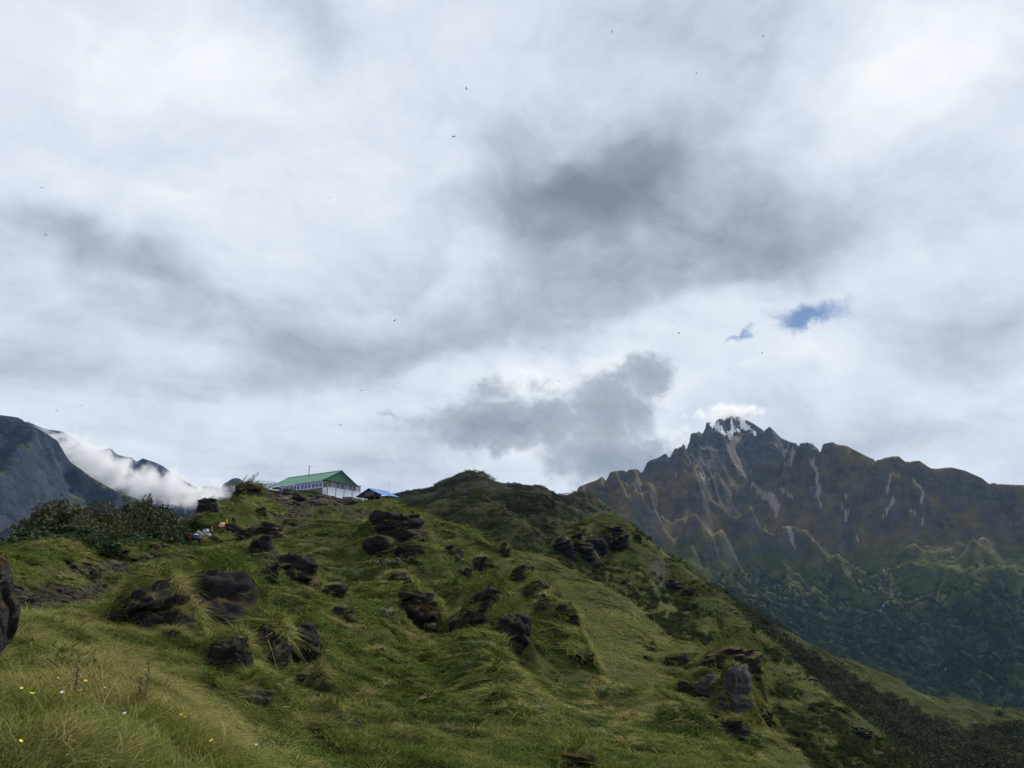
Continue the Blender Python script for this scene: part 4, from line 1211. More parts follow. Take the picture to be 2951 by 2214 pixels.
def leaf_ball(n, seed, size, lobes=5, flat=0.8, jitter=0.25, up=0.5):
    """leaves spread through a few uneven lobes"""
    rng = np.random.default_rng(seed)
    V = []; F = []
    cs = rng.normal(size=(lobes, 3)) * [0.45, 0.45, 0.3 * flat]; rs = rng.uniform(0.35, 0.62, lobes)
    for k in range(n):
        j = rng.integers(lobes)
        d = rng.normal(size=3); d /= np.linalg.norm(d)
        d[2] = abs(d[2]) if rng.uniform() < up else d[2]
        p = cs[j] + d * rs[j] * (rng.uniform(0.45, 1.0) ** 0.5) * [1, 1, flat] + rng.normal(size=3) * jitter * 0.2
        nrm = d + rng.normal(size=3) * 0.7; nrm /= np.linalg.norm(nrm)
        t = np.cross(nrm, rng.normal(size=3)); t /= np.linalg.norm(t) + 1e-9
        b_ = np.cross(nrm, t)
        s_ = size * rng.uniform(0.6, 1.3)
        i0 = len(V)
        V += [tuple(p - t * s_), tuple(p + b_ * s_ * 0.45), tuple(p + t * s_), tuple(p - b_ * s_ * 0.45)]
        F.append((i0, i0 + 1, i0 + 2, i0 + 3))
    return V, F

def mat_blade(name, stops, trans=0.25, rough=0.8):
    m, N = new_mat(name)
    t = N.attr('tint', 'INSTANCER')
    oi = N.node('ShaderNodeNewGeometry').outputs['Random Per Island']
    f = N.math('ADD', t, N.math('MULTIPLY', N.math('SUBTRACT', oi, 0.5), 0.50))
    return finish(m, N, N.ramp(f, stops), rough, None, 0.06, 0.0, trans)
M_GRASS = mat_blade('grass_blades', [(0.0, (0.026, 0.042, 0.007)), (0.30, (0.056, 0.082, 0.013)), (0.55, (0.104, 0.124, 0.023)), (0.78, (0.20, 0.19, 0.055)), (1.0, (0.34, 0.285, 0.14))])
M_HERB = mat_blade('herb_leaves', [(0.0, (0.022, 0.044, 0.010)), (0.5, (0.06, 0.10, 0.020)), (1.0, (0.13, 0.18, 0.040))], 0.3)
M_SCRUB = mat_blade('scrub_leaves', [(0.0, (0.012, 0.019, 0.008)), (0.5, (0.026, 0.038, 0.014)), (1.0, (0.055, 0.062, 0.022))], 0.15)

GRASS_COL = bpy.data.collections.new('grass_kinds')
def proto(col, name, vf, mat):
    me = bpy.data.meshes.new(name)
    me.from_pydata([tuple(map(float, q)) for q in vf[0]], [], vf[1])
    me.materials.append(mat)
    o = bpy.data.objects.new(name, me)
    col.objects.link(o)

def turf(n, seed, h0, h1, wid, droop, seg=2, herbs=0):
    """a patch of turf one unit across, uneven in height, blades leaning together in swirls"""
    rng = np.random.default_rng(seed)
    V = []; F = []
    q = rng.uniform(-0.72, 0.72, (n * 2, 2)); q = q[np.hypot(q[:, 0], q[:, 1]) < 0.74][:n]
    hmap = 0.75 + 1.1 * fbm(q[:, 0] * 3.4, q[:, 1] * 3.4, 2, seed)
    ang = 3.5 * fbm(q[:, 0] * 1.7 + 5, q[:, 1] * 1.7, 2, seed + 3)
    rise = 0.16 * fbm(q[:, 0] * 2.6 + 9, q[:, 1] * 2.6, 2, seed + 5)
    for k in range(len(q)):
        hgt = rng.uniform(h0, h1) * max(0.35, hmap[k]); th = ang[k] + rng.normal() * 0.9
        ln = abs(rng.normal()) * 0.35 + 0.25; dx, dy = math.cos(th), math.sin(th)
        tw = rng.uniform(0, math.pi); wx, wy = math.cos(tw) * wid, math.sin(tw) * wid
        i0 = len(V)
        for s_ in range(seg + 1):
            t = s_ / seg
            out = hgt * (ln * t + droop * t * t * (0.4 + ln)); z = rise[k] + hgt * (t - droop * 0.45 * t * t * (0.5 + ln)) - 0.04
            k_ = 1 - 0.8 * t
            if s_ < seg:
                V.append((q[k, 0] + dx * out - wx * k_, q[k, 1] + dy * out - wy * k_, z)); V.append((q[k, 0] + dx * out + wx * k_, q[k, 1] + dy * out + wy * k_, z))
            else:
                V.append((q[k, 0] + dx * out, q[k, 1] + dy * out, z))
        for s_ in range(seg - 1):
            F.append((i0 + 2 * s_, i0 + 2 * s_ + 1, i0 + 2 * s_ + 3)); F.append((i0 + 2 * s_, i0 + 2 * s_ + 3, i0 + 2 * s_ + 2))
        F.append((i0 + 2 * seg - 2, i0 + 2 * seg - 1, i0 + 2 * seg))
    return V, F
NK = 6
for i in range(NK):
    proto(GRASS_COL, 'a%d_turf' % i, turf(330, 20 + i, 0.16, 0.44, 0.024, 0.7), M_GRASS)
for i in range(4):
    proto(GRASS_COL, 'b%d_tussock' % i, blades(80, 0.16, 0.32, 0.62, 0.0085, 1.15, 40 + i, 3, 0.75), M_GRASS)
for i in range(3):
    proto(GRASS_COL, 'c%d_herb' % i, leaf_ball(60, 60 + i, 0.055, 5, 0.6), M_HERB)
for i in range(4):
    proto(GRASS_COL, 'd%d_far_tussock' % i, blades(46, 0.18, 0.30, 0.60, 0.026, 1.25, 140 + i, 3, 0.8), M_GRASS)
for i in range(4):
    proto(GRASS_COL, 'e%d_near_turf' % i, turf(620, 80 + i, 0.18, 0.55, 0.0065, 0.8, 3), M_GRASS)
K_TURF, K_TUS, K_HERB, K_FTUS, K_NEAR = 0, NK, NK + 4, NK + 7, NK + 11

def instancer(name, pts, kind, scale, rot, tint, col, label=None, cat=None):
    me = bpy.data.meshes.new(name)
    me.vertices.add(len(pts)); me.vertices.foreach_set('co', np.asarray(pts, np.float32).ravel())
    scale = np.asarray(scale, np.float32)
    if scale.ndim == 1:
        scale = np.repeat(scale[:, None], 3, 1)
    for k, val, ty in (('kind', kind, 'INT'), ('tint', tint, 'FLOAT')):
        a = me.attributes.new(k, ty, 'POINT')
        a.data.foreach_set('value', np.asarray(val, np.int32 if ty == 'INT' else np.float32))
    for k, val in (('turn', rot), ('size', scale)):
        a = me.attributes.new(k, 'FLOAT_VECTOR', 'POINT')
        a.data.foreach_set('vector', np.asarray(val, np.float32).ravel())
    ob = bpy.data.objects.new(name, me)
    COL.objects.link(ob)
    ng = bpy.data.node_groups.new(name + '_nodes', 'GeometryNodeTree')
    ng.interface.new_socket('Geometry', in_out='INPUT', socket_type='NodeSocketGeometry')
    ng.interface.new_socket('Geometry', in_out='OUTPUT', socket_type='NodeSocketGeometry')
    gi = ng.nodes.new('NodeGroupInput'); go_ = ng.nodes.new('NodeGroupOutput')
    ip = ng.nodes.new('GeometryNodeInstanceOnPoints')
    ci = ng.nodes.new('GeometryNodeCollectionInfo')
    ci.inputs['Collection'].default_value = col
    ci.inputs['Separate Children'].default_value = True
    ci.inputs['Reset Children'].default_value = True
    def na(n_, ty):
        q = ng.nodes.new('GeometryNodeInputNamedAttribute'); q.data_type = ty; q.inputs[0].default_value = n_
        return q.outputs[0]
    L = ng.links.new
    L(gi.outputs[0], ip.inputs['Points']); L(ci.outputs[0], ip.inputs['Instance'])
    ip.inputs['Pick Instance'].default_value = True
    L(na('kind', 'INT'), ip.inputs['Instance Index'])
    er = ng.nodes.new('FunctionNodeEulerToRotation')
    L(na('turn', 'FLOAT_VECTOR'), er.inputs[0]); L(er.outputs[0], ip.inputs['Rotation'])
    L(na('size', 'FLOAT_VECTOR'), ip.inputs['Scale'])
    L(ip.outputs[0], go_.inputs[0])
    md = ob.modifiers.new('scatter', 'NODES'); md.node_group = ng
    ob['kind'] = 'stuff'
    if label:
        ob['label'] = label; ob['category'] = cat
    return ob

def tilt(hill, x, y, e, k, rng):
    """euler turns that lean a patch into the slope and spin it about its own axis"""
    nx = (hill.z(x + e, y) - hill.z(x - e, y)) / (2 * e) * k; ny = (hill.z(x, y + e) - hill.z(x, y - e)) / (2 * e) * k
    sp_ = rng.uniform(0, 2 * math.pi, len(x))
    rx = np.arctan(ny); ry = -np.arctan(nx * np.cos(rx))
    # spin first (innermost), then lean: R = Ry? composed in XYZ order with the spin folded in
    out = np.empty((len(x), 3))
    c, s_ = np.cos(sp_), np.sin(sp_)
    cx_, sx_ = np.cos(rx), np.sin(rx); cy_, sy_ = np.cos(ry), np.sin(ry)
    # M = Rx(rx) @ Ry(ry) @ Rz(spin); read back as XYZ euler (Rz Ry Rx)
    m00 = cy_ * c; m10 = cx_ * s_ + sx_ * sy_ * c; m20 = sx_ * s_ - cx_ * sy_ * c
    m21 = sx_ * c + cx_ * sy_ * s_; m22 = cx_ * cy_
    out[:, 0] = np.arctan2(m21, m22); out[:, 1] = -np.arcsin(np.clip(m20, -1, 1)); out[:, 2] = np.arctan2(m10, m00)
    return out

def grass_fields(hill, x, y, r, seed):
    big_n = fbm(x / 14, y / 14, 3, seed + 1); mid = fbm(x / 3.1, y / 3.1, 3, seed + 2); dry = fbm(x / 5.5 + 60, y / 5.5, 3, seed + 4)
    z = hill.z(x, y); e = 0.03 * r
    bulge = (z - 0.25 * (hill.z(x + e, y) + hill.z(x - e, y) + hill.z(x, y + e) + hill.z(x, y - e))) / e
    return big_n, mid, dry, bulge, z

def turf_on(hill, a0, a1, r0, r1, cell, seed, height, kinds, avoid=None, bias=0.0):
    rng = np.random.default_rng(seed)
    A, L = np.meshgrid(np.arange(math.radians(a0), math.radians(a1), cell), np.arange(math.log(r0), math.log(r1), cell), indexing='ij')
    az = A.ravel() + rng.uniform(-0.5, 0.5, A.size) * cell; lr = L.ravel() + rng.uniform(-0.5, 0.5, A.size) * cell
    r = np.exp(lr); x = r * np.sin(az); y = r * np.cos(az)
    soil = hill.bil(hill.soil, az, lr)
    keep = soil + 0.25 * rng.uniform(-1, 1, len(x)) < 0.45
    if avoid is not None:
        keep &= ~avoid(x, y)
    x, y, r = x[keep], y[keep], r[keep]; n = len(x)
    big_n, mid, dry, bulge, z = grass_fields(hill, x, y, r, seed)
    tint = 0.31 + bias + 0.55 * big_n + 0.45 * mid + 0.30 * np.clip(dry, -0.2, 1) + 0.06 * rng.normal(size=n) + 0.15 * np.clip(bulge, -1, 1)
    s_ = cell * r * rng.uniform(0.95, 1.25, n)
    hh = height(r) * rng.uniform(0.75, 1.3, n) * (0.4 + 0.6 * smooth(2.0, 7.0, seg_dist(x, y, PATH))) * (0.3 + 0.7 * smooth(9.0, 20.0, seg_dist(x, y, [tuple(LODGE[:2]), tuple(at(1098, 1424, 156)[:2])]))) * (1 + 0.5 * np.clip(dry + mid, -0.6, 1))
    return np.stack([x, y, z], 1), rng.integers(kinds[0], kinds[1], n), np.stack([s_, s_, hh], 1), tilt(hill, x, y, 0.5 * cell * r, 0.95, rng), np.clip(tint, 0, 1)

def tufts_on(hill, n, a0, a1, r0, r1, seed, size_fn, thr=0.2, avoid=None, bias=0.0):
    """single tussocks and leafy herbs standing out of the turf"""
    rng = np.random.default_rng(seed)
    az = np.radians(rng.uniform(a0, a1, n)); lr = rng.uniform(math.log(r0), math.log(r1), n)
    r = np.exp(lr); x = r * np.sin(az); y = r * np.cos(az)
    keep = hill.bil(hill.soil, az, lr) + 0.3 * rng.uniform(-1, 1, n) < 0.4
    if avoid is not None:
        keep &= ~avoid(x, y)
    x, y, r = x[keep], y[keep], r[keep]
    big_n, mid, dry, bulge, z = grass_fields(hill, x, y, r, seed)
    tus = dry + bulge * 0.5 + rng.normal(size=len(x)) * 0.2 > thr
    herb = (~tus) & (fbm(x / 4 + 90, y / 4, 3, seed + 8) - bulge * 0.3 + rng.normal(size=len(x)) * 0.12 > np.where(r < 8, 0.02, 0.16))
    k = tus | herb
    x, y, z, r, tus, mid, big_n = x[k], y[k], z[k], r[k], tus[k], mid[k], big_n[k]; m = len(x)
    kind = np.where(tus, np.where(r > 28, rng.integers(K_FTUS, K_FTUS + 4, m), rng.integers(K_TUS, K_TUS + 4, m)), rng.integers(K_HERB, K_HERB + 3, m))
    tint = np.where(tus, 0.60 + bias + 0.45 * big_n + 0.3 * mid + 0.15 * rng.normal(size=m), 0.5 + 0.3 * rng.normal(size=m))
    sc = size_fn(r) * rng.uniform(0.6, 1.3, m) * np.where(tus, 1.0, np.where(r < 8, 0.32, 0.75))
    return np.stack([x, y, z], 1), kind, sc[:, None] * np.ones(3), tilt(hill, x, y, 0.03 * r, 0.55, rng), np.clip(tint, 0, 1)

LU = np.array([math.sin(math.radians(34.7)), math.cos(math.radians(34.7))])      # along the lodge front
LV = np.array([-math.sin(math.radians(55.3)), math.cos(math.radians(55.3))])     # along the lodge side
def on_rock(x, y):
    o = np.zeros(len(x), bool)
    for (p, sx, sy, sz, r, a, hl) in ROCK_TOPS:
        dx, dy = x - p[0], y - p[1]
        u = dx * math.cos(a) + dy * math.sin(a); v_ = -dx * math.sin(a) + dy * math.cos(a)
        o |= (np.abs(u) < sx * 0.95) & (v_ > -sy * 1.15) & (v_ < sy * 0.15)
    return o
def no_turf(x, y):
    return on_lodge(x, y) | on_rock(x, y)
def on_lodge(x, y):
    dx, dy = x - LODGE[0], y - LODGE[1]
    u = dx * LU[0] + dy * LU[1]; v_ = dx * LV[0] + dy * LV[1]
    return (u > -0.5) & (u < 10.5) & (v_ > -0.8) & (v_ < 21)
def size_mid(r):
    return np.clip(0.46 * (r / 10.0) ** 0.38, 0.3, 1.2)
def turf_height(r):
    return np.clip(0.50 * (r / 12.0) ** 0.30, 0.25, 1.0)
sets = [turf_on(hs, -37, 35, 7.5, 215, 0.032, 5, turf_height, (K_TURF, NK), no_turf, -0.08),
        turf_on(hs, -37, 8, 2.4, 8.5, 0.060, 6, lambda r: np.full_like(r, 0.20), (K_NEAR, K_NEAR + 4), None, -0.12),
        tufts_on(hs, 46000, -37, 35, 7.5, 215, 7, size_mid, 0.12, no_turf),
        tufts_on(hs, 2200, -37, 5, 2.6, 7.5, 8, lambda r: np.full_like(r, 0.26), 0.36)]
# straw tussocks along the crest, tinted pale to paint its bright backlit rim
rc = np.random.default_rng(77)
u_ = rc.uniform(1, 14.5, 1700); idx = np.arange(len(RIGHT_CREST))
cpx = np.interp(u_, idx, [q[0] for q in RIGHT_CREST]); cr = np.interp(u_, idx, [q[2] for q in RIGHT_CREST]) * (1 + 0.07 * rc.normal(size=1700) - 0.05)
ca = np.array([azt(q, 1700)[0] for q in cpx])
cxx, cyy = cr * np.sin(ca), cr * np.cos(ca)
sets.append((np.stack([cxx, cyy, hs.z(cxx, cyy)], 1), rc.integers(K_FTUS, K_FTUS + 4, 1700), (size_mid(cr) * rc.uniform(0.5, 1.0, 1700))[:, None] * np.ones(3), tilt(hs, cxx, cyy, 0.03 * cr, 0.5, rc), np.clip(rc.normal(0.78, 0.14, 1700), 0, 1)))
# hanging tufts over the brows of the rocks
tp = []; tk = []; ts = []; tr = []; tt = []
for (p, sx, sy, sz, r, a, hl) in ROCK_TOPS:
    if r > 200:
        continue
    n = int(np.clip(12 + 30 * sx / (0.02 * r + 0.3), 12, 54))
    s0 = float(size_mid(np.array([r]))[0])
    for k in range(n):
        u = random.uniform(-1.25, 1.25) * sx; d_ = random.uniform(0.05, 1.3) * sy
        ca, sa = math.cos(a), math.sin(a)
        x_, y_ = p[0] + u * ca - d_ * sa, p[1] + u * sa + d_ * ca
        if k % 4 == 0:
            d_ = -0.72 * sy; u *= 0.8; x_, y_ = p[0] + u * ca - d_ * sa, p[1] + u * sa + d_ * ca
            tp.append((x_, y_, p[2] + random.uniform(-0.6, 0.7) * sz))
        else:
            tp.append((x_, y_, float(hl.z(x_, y_)) - 0.02))
        tk.append(random.randint(K_FTUS, K_FTUS + 3) if r > 28 else random.randint(K_TUS, K_TUS + 3)); ts.append([s0 * random.uniform(0.35, 0.8)] * 3)
        tr.append((random.uniform(0.1, 0.6), random.uniform(-0.3, 0.3), a + random.uniform(-0.5, 0.5))); tt.append(random.uniform(0.30, 0.9))
sets.append((np.array(tp), np.array(tk), np.array(ts), np.array(tr), np.array(tt)))
cat_ = [np.concatenate([s_[i] for s_ in sets]) for i in range(5)]
instancer('grass', cat_[0], cat_[1], cat_[2], cat_[3], cat_[4], GRASS_COL)
M_FARG = mat_blade('far_grass_blades', [(0.0, (0.016, 0.022, 0.007)), (0.35, (0.034, 0.042, 0.012)), (0.65, (0.062, 0.066, 0.021)), (1.0, (0.12, 0.105, 0.045))])
FAR_COL = bpy.data.collections.new('far_grass_kinds')
for i in range(NK):
    proto(FAR_COL, 'f%d_turf' % i, turf(300, 20 + i, 0.16, 0.44, 0.026, 0.7), M_FARG)
def joined(parts):
    return [np.concatenate([q[i] for q in parts]) for i in range(5)]
M_FRESH = mat_blade('fresh_grass_blades', [(0.0, (0.030, 0.044, 0.009)), (0.4, (0.066, 0.084, 0.018)), (0.75, (0.118, 0.128, 0.030)), (1.0, (0.20, 0.185, 0.06))], 0.3)
FRESH_COL = bpy.data.collections.new('fresh_grass_kinds')
for i in range(NK):
    proto(FRESH_COL, 'f%d_turf' % i, turf(330, 20 + i, 0.16, 0.44, 0.024, 0.7), M_FRESH)
instancer('grass', *turf_on(sp, -4, 37, 72, 200, 0.030, 8, lambda r: np.full_like(r, 0.7), (0, NK), None, 0.34), FRESH_COL)  # tint raised so the fresh green also carries the sunlit slope
instancer('grass', *joined([turf_on(kn, -3, 37, 160, 310, 0.026, 9, lambda r: np.full_like(r, 1.2), (0, NK), None, 0.0)]), FRESH_COL)

instancer('grass', *joined([turf_on(m1, -15, 9, 290, 445, 0.017, 10, lambda r: np.full_like(r, 2.2), (0, NK), None, 0.16), turf_on(m2, -7, 12, 470, 670, 0.015, 11, lambda r: np.full_like(r, 2.6), (0, NK), None, 0.06),
                            turf_on(m3, -13, 15, 820, 1260, 0.014, 12, lambda r: np.full_like(r, 3.0), (0, NK), None, -0.08)]), FAR_COL)
instancer('grass', *turf_on(rd, 10, 37, 430, 900, 0.014, 13, lambda r: np.full_like(r, 3.0), (K_TURF, NK), None, -0.12), GRASS_COL)
# loose stones on the worn ground
GRAVEL_COL = bpy.data.collections.new('gravel_kinds')
M_EARTH = mat_rock('earthy_stone', (0.020, 0.014, 0.010), (0.085, 0.064, 0.048), 0.1, 0.0)
for i in range(4):
    v, f = rock_mesh(320 + i, 2, 0.03, 0.85, 0.2)
    proto(GRAVEL_COL, 'g%d_stone' % i, (v, [tuple(map(int, q)) for q in f]), (M_EARTH, M_ROCKP, M_ROCK, M_EARTH)[i])
rg = np.random.default_rng(31)
ga = np.radians(rg.uniform(-36, 5, 60000)); gl = rg.uniform(math.log(16), math.log(175), 60000)
gs = hs.bil(hs.soil, ga, gl)
gk = gs + 0.2 * rg.normal(size=60000) > 0.62
ga, gl = ga[gk][:3000], gl[gk][:3000]; gr = np.exp(gl); gx, gy = gr * np.sin(ga), gr * np.cos(ga); m_ = len(gx)
gsz = (0.03 + 0.0011 * gr) * np.exp(rg.normal(size=m_) * 0.6)
instancer('gravel', np.stack([gx, gy, hs.z(gx, gy)], 1), rg.integers(0, 4, m_), np.stack([gsz * 1.3, gsz, gsz * 0.6], 1), np.stack([rg.normal(size=m_) * 0.2, rg.normal(size=m_) * 0.2, rg.uniform(0, 6.28, m_)], 1), rg.uniform(0, 1, m_), GRAVEL_COL)

# ------------------------------------------------------------------ scrub and woods too far to count

SCRUB_COL = bpy.data.collections.new('scrub_kinds')
for i in range(4):
    proto(SCRUB_COL, 's%d_bush' % i, leaf_ball(240, 80 + i, 0.13, 7, 0.75), M_SCRUB)
def scrub_on(hill, n, a0, a1, r0, r1, seed, size, pick):
    rng = np.random.default_rng(seed)
    az = np.radians(rng.uniform(a0, a1, n)); lr = rng.uniform(math.log(r0), math.log(r1), n)
    r = np.exp(lr); x = r * np.sin(az); y = r * np.cos(az); z = hill.bil(hill.Z, az, lr)
    px, py = project(np.stack([x, y, z], 1))
    k = pick(x, y, z, px, py, r) + rng.normal(size=n) * 0.08 > 0
    x, y, z = x[k], y[k], z[k]; m = len(x)
    sc = size * rng.uniform(0.5, 1.35, m)
    return np.stack([x, y, z + sc * 0.12], 1), rng.integers(0, 4, m), sc, np.stack([np.zeros(m), np.zeros(m), rng.uniform(0, 6.28, m)], 1), np.clip(rng.normal(0.5, 0.28, m), 0, 1)
def near_px(px, py, spots):
    o = np.full(px.shape, -1.0)
    for (cx_, cy_, w, h) in spots:
        o = np.maximum(o, 1 - np.hypot((px - cx_) / w, (py - cy_) / h))
    return o
KN_SPOTS = [(1680, 1590, 120, 45), (1780, 1560, 60, 40), (1930, 1720, 90, 60), (1985, 1790, 70, 70), (2050, 1850, 90, 50), (2250, 1880, 40, 30), (2180, 1900, 30, 25), (2350, 2080, 140, 60),
            (2480, 2140, 110, 60), (1720, 1640, 70, 30), (2120, 1820, 40, 25), (2300, 2010, 60, 30), (1870, 1620, 40, 15), (2250, 2080, 90, 40), (1590, 1625, 70, 22), (1690, 1670, 80, 30), (1790, 1730, 80, 36), (1890, 1800, 80, 40), (1990, 1870, 80, 40), (1640, 1500, 60, 22)]
q1 = scrub_on(kn, 14000, -1, 36, 165, 290, 21, 1.05, lambda x, y, z, px, py, r: np.maximum(near_px(px, py, KN_SPOTS) * 0.8 - 0.15, -0.02) + 0.9 * fbm(x / 7, y / 7, 3, 41) - 0.14 + 0.55 * np.exp(-(np.clip(np.interp(px, [1480, 1560, 1640, 1730, 1830, 1960, 2060, 2140, 2200, 2300], [1590, 1603, 1642, 1690, 1745, 1850, 1895, 2010, 2080, 2175]) - py, 0, 400) / 42.0) ** 2))  # scrub thickened above the spur crest to stand in for shadow
q2 = scrub_on(rd, 12000, 12, 38, 430, 870, 22, 5.0, lambda x, y, z, px, py, r: 0.9 * fbm(x / 45, y / 45, 3, 42) + (np.interp(px, [2050, 2200, 2330, 2500, 2650, 2780, 2900, 2951], [1700, 1795, 1890, 1985, 2062, 2105, 2072, 2110]) - py) * -0.012)
q3 = scrub_on(m1, 9000, -14, 8, 290, 440, 23, 1.15, lambda x, y, z, px, py, r: 0.9 * fbm(x / 14, y / 14, 3, 43) - 0.12 + np.maximum(near_px(px, py, [(1500, 1580, 110, 40), (1420, 1560, 60, 30)]), 0) * 0.6)
q4 = scrub_on(m2, 10000, -6, 10, 470, 660, 24, 1.9, lambda x, y, z, px, py, r: 0.9 * fbm(x / 26, y / 26, 3, 44) - 0.02)
q5 = scrub_on(m3, 11000, -12, 14, 800, 1200, 25, 3.6, lambda x, y, z, px, py, r: 0.9 * fbm(x / 60, y / 60, 3, 45) - 0.08)
for nm_, q in (('scrub', q1), ('woods', q2), ('scrub', q3), ('scrub', q4), ('scrub', q5)):
    instancer(nm_, *q, SCRUB_COL)

# the forest on the lower flanks of the big mountain
FOREST_COL = bpy.data.collections.new('forest_kinds')
for i in range(4):
    proto(FOREST_COL, 't%d_canopy' % i, leaf_ball(70, 180 + i, 0.24, 5, 0.9), M_SCRUB)
rf = np.random.default_rng(91)
fi = rf.integers(0, big.X.shape[0] - 1, 240000); fj = rf.integers(0, big.X.shape[1] - 1, 240000)
fx = big.X[fi, fj] + rf.uniform(0, 11, 240000); fy = big.Y[fi, fj] + rf.uniform(0, 11, 240000); fz = big.Z[fi, fj]; fr = np.hypot(fx, fy); fa = np.degrees(np.arctan2(fx, fy))
fk = (fa > 8) & (fa < 36) & (fr > 2300) & (fr < 4200) & (fz > -420) & (fz + 190 * fbm(fx / 260, fy / 260, 4, 92) + 40 * rf.normal(size=240000) < 95)
fx, fy, fz = [q[fk][:34000] for q in (fx, fy, fz)]; fn_ = len(fx)
fs = rf.uniform(6.0, 13.0, fn_)
instancer('woods', np.stack([fx, fy, fz + fs * 0.1], 1), rf.integers(0, 4, fn_), fs, np.stack([np.zeros(fn_), np.zeros(fn_), rf.uniform(0, 6.28, fn_)], 1), np.clip(0.42 + 0.9 * fbm(fx / 140, fy / 140, 3, 93) + 0.2 * rf.normal(size=fn_), 0, 1), FOREST_COL)

# ------------------------------------------------------------------ trees behind the left bank
def mat_leaf(name, a, b_, trans=0.2):
    m, N = new_mat(name)
    oi = N.node('ShaderNodeNewGeometry').outputs['Random Per Island']
    ob = N.node('ShaderNodeObjectInfo').outputs['Random']
    f = N.math('ADD', N.math('MULTIPLY', oi, 0.75), N.math('MULTIPLY', ob, 0.25))
    return finish(m, N, N.mix(f, a, b_), 0.7, None, 0.2, 0.0, trans)
M_BARK = simple_mat('bark', (0.045, 0.036, 0.028), 0.9, 0.3, 5.0, 0.1, 0, 0.4)
M_RHODO = mat_leaf('dark_evergreen_leaves', (0.012, 0.026, 0.010), (0.040, 0.066, 0.024))
M_OLIVE = mat_leaf('olive_brown_leaves', (0.028, 0.029, 0.012), (0.078, 0.076, 0.032))
M_MIX = mat_leaf('mixed_leaves', (0.018, 0.028, 0.011), (0.056, 0.066, 0.025))

def tube(V, F, p0, p1, r0, r1, n=5):
    p0 = np.array(p0); p1 = np.array(p1); d = p1 - p0; d /= np.linalg.norm(d) + 1e-9
    t = np.cross(d, [0.3, 0.9, 0.1]); t /= np.linalg.norm(t); b_ = np.cross(d, t)
    i0 = len(V)
    for p, r in ((p0, r0), (p1, r1)):
        for k in range(n):
            a = 2 * math.pi * k / n
            V.append(tuple(p + r * (t * math.cos(a) + b_ * math.sin(a))))
    for k in range(n):
        F.append((i0 + k, i0 + (k + 1) % n, i0 + n + (k + 1) % n, i0 + n + k))

def tree_meshes(seed, leaves, size, wide):
    """unit tree, 1 high and about 1 across: several stems forking, leaf sprays at the twigs"""
    rng = np.random.default_rng(seed)
    TV, TF, LV_, LF = [], [], [], []
    tips = []
    def grow(p, d, l, r, lvl):
        q = p + d * l
        tube(TV, TF, p, q, r, r * 0.62, 5 if lvl < 2 else 4)
        if lvl == 4:
            tips.append(q); return
        if lvl >= 2:
            tips.append(q)
        for k in range(3 if lvl < 2 else 2):
            nd = d + rng.normal(size=3) * [0.62, 0.62, 0.35] + [0, 0, 0.12]
            nd /= np.linalg.norm(nd)
            grow(q, nd, l * rng.uniform(0.60, 0.86), r * 0.6, lvl + 1)
    for k in range(4):
        a = rng.uniform(0, 6.28)
        d = np.array([math.cos(a) * wide, math.sin(a) * wide, 1.0]); d /= np.linalg.norm(d)
        grow(np.array([math.cos(a) * 0.05, math.sin(a) * 0.05, -0.15]), d, rng.uniform(0.26, 0.34), 0.026, 0)
    tips = np.array(tips)
    zs = tips[:, 2].max()
    for k in range(leaves):
        p = tips[rng.integers(len(tips))] + rng.normal(size=3) * [0.055, 0.055, 0.04]
        nrm = rng.normal(size=3) + [0, 0, 0.7]; nrm /= np.linalg.norm(nrm)
        t = np.cross(nrm, rng.normal(size=3)); t /= np.linalg.norm(t) + 1e-9
        b_ = np.cross(nrm, t); s_ = size * rng.uniform(0.6, 1.4)
        i0 = len(LV_)
        LV_ += [tuple(p - t * s_), tuple(p + b_ * s_ * 0.5), tuple(p + t * s_), tuple(p - b_ * s_ * 0.5)]
        LF.append((i0, i0 + 1, i0 + 2, i0 + 3))
    sc = np.array([1 / (np.ptp(tips[:, 0]) + 0.1), 1 / (np.ptp(tips[:, 1]) + 0.1), 1 / zs])
    return (np.array(TV) * sc, TF), (np.array(LV_) * sc, LF)

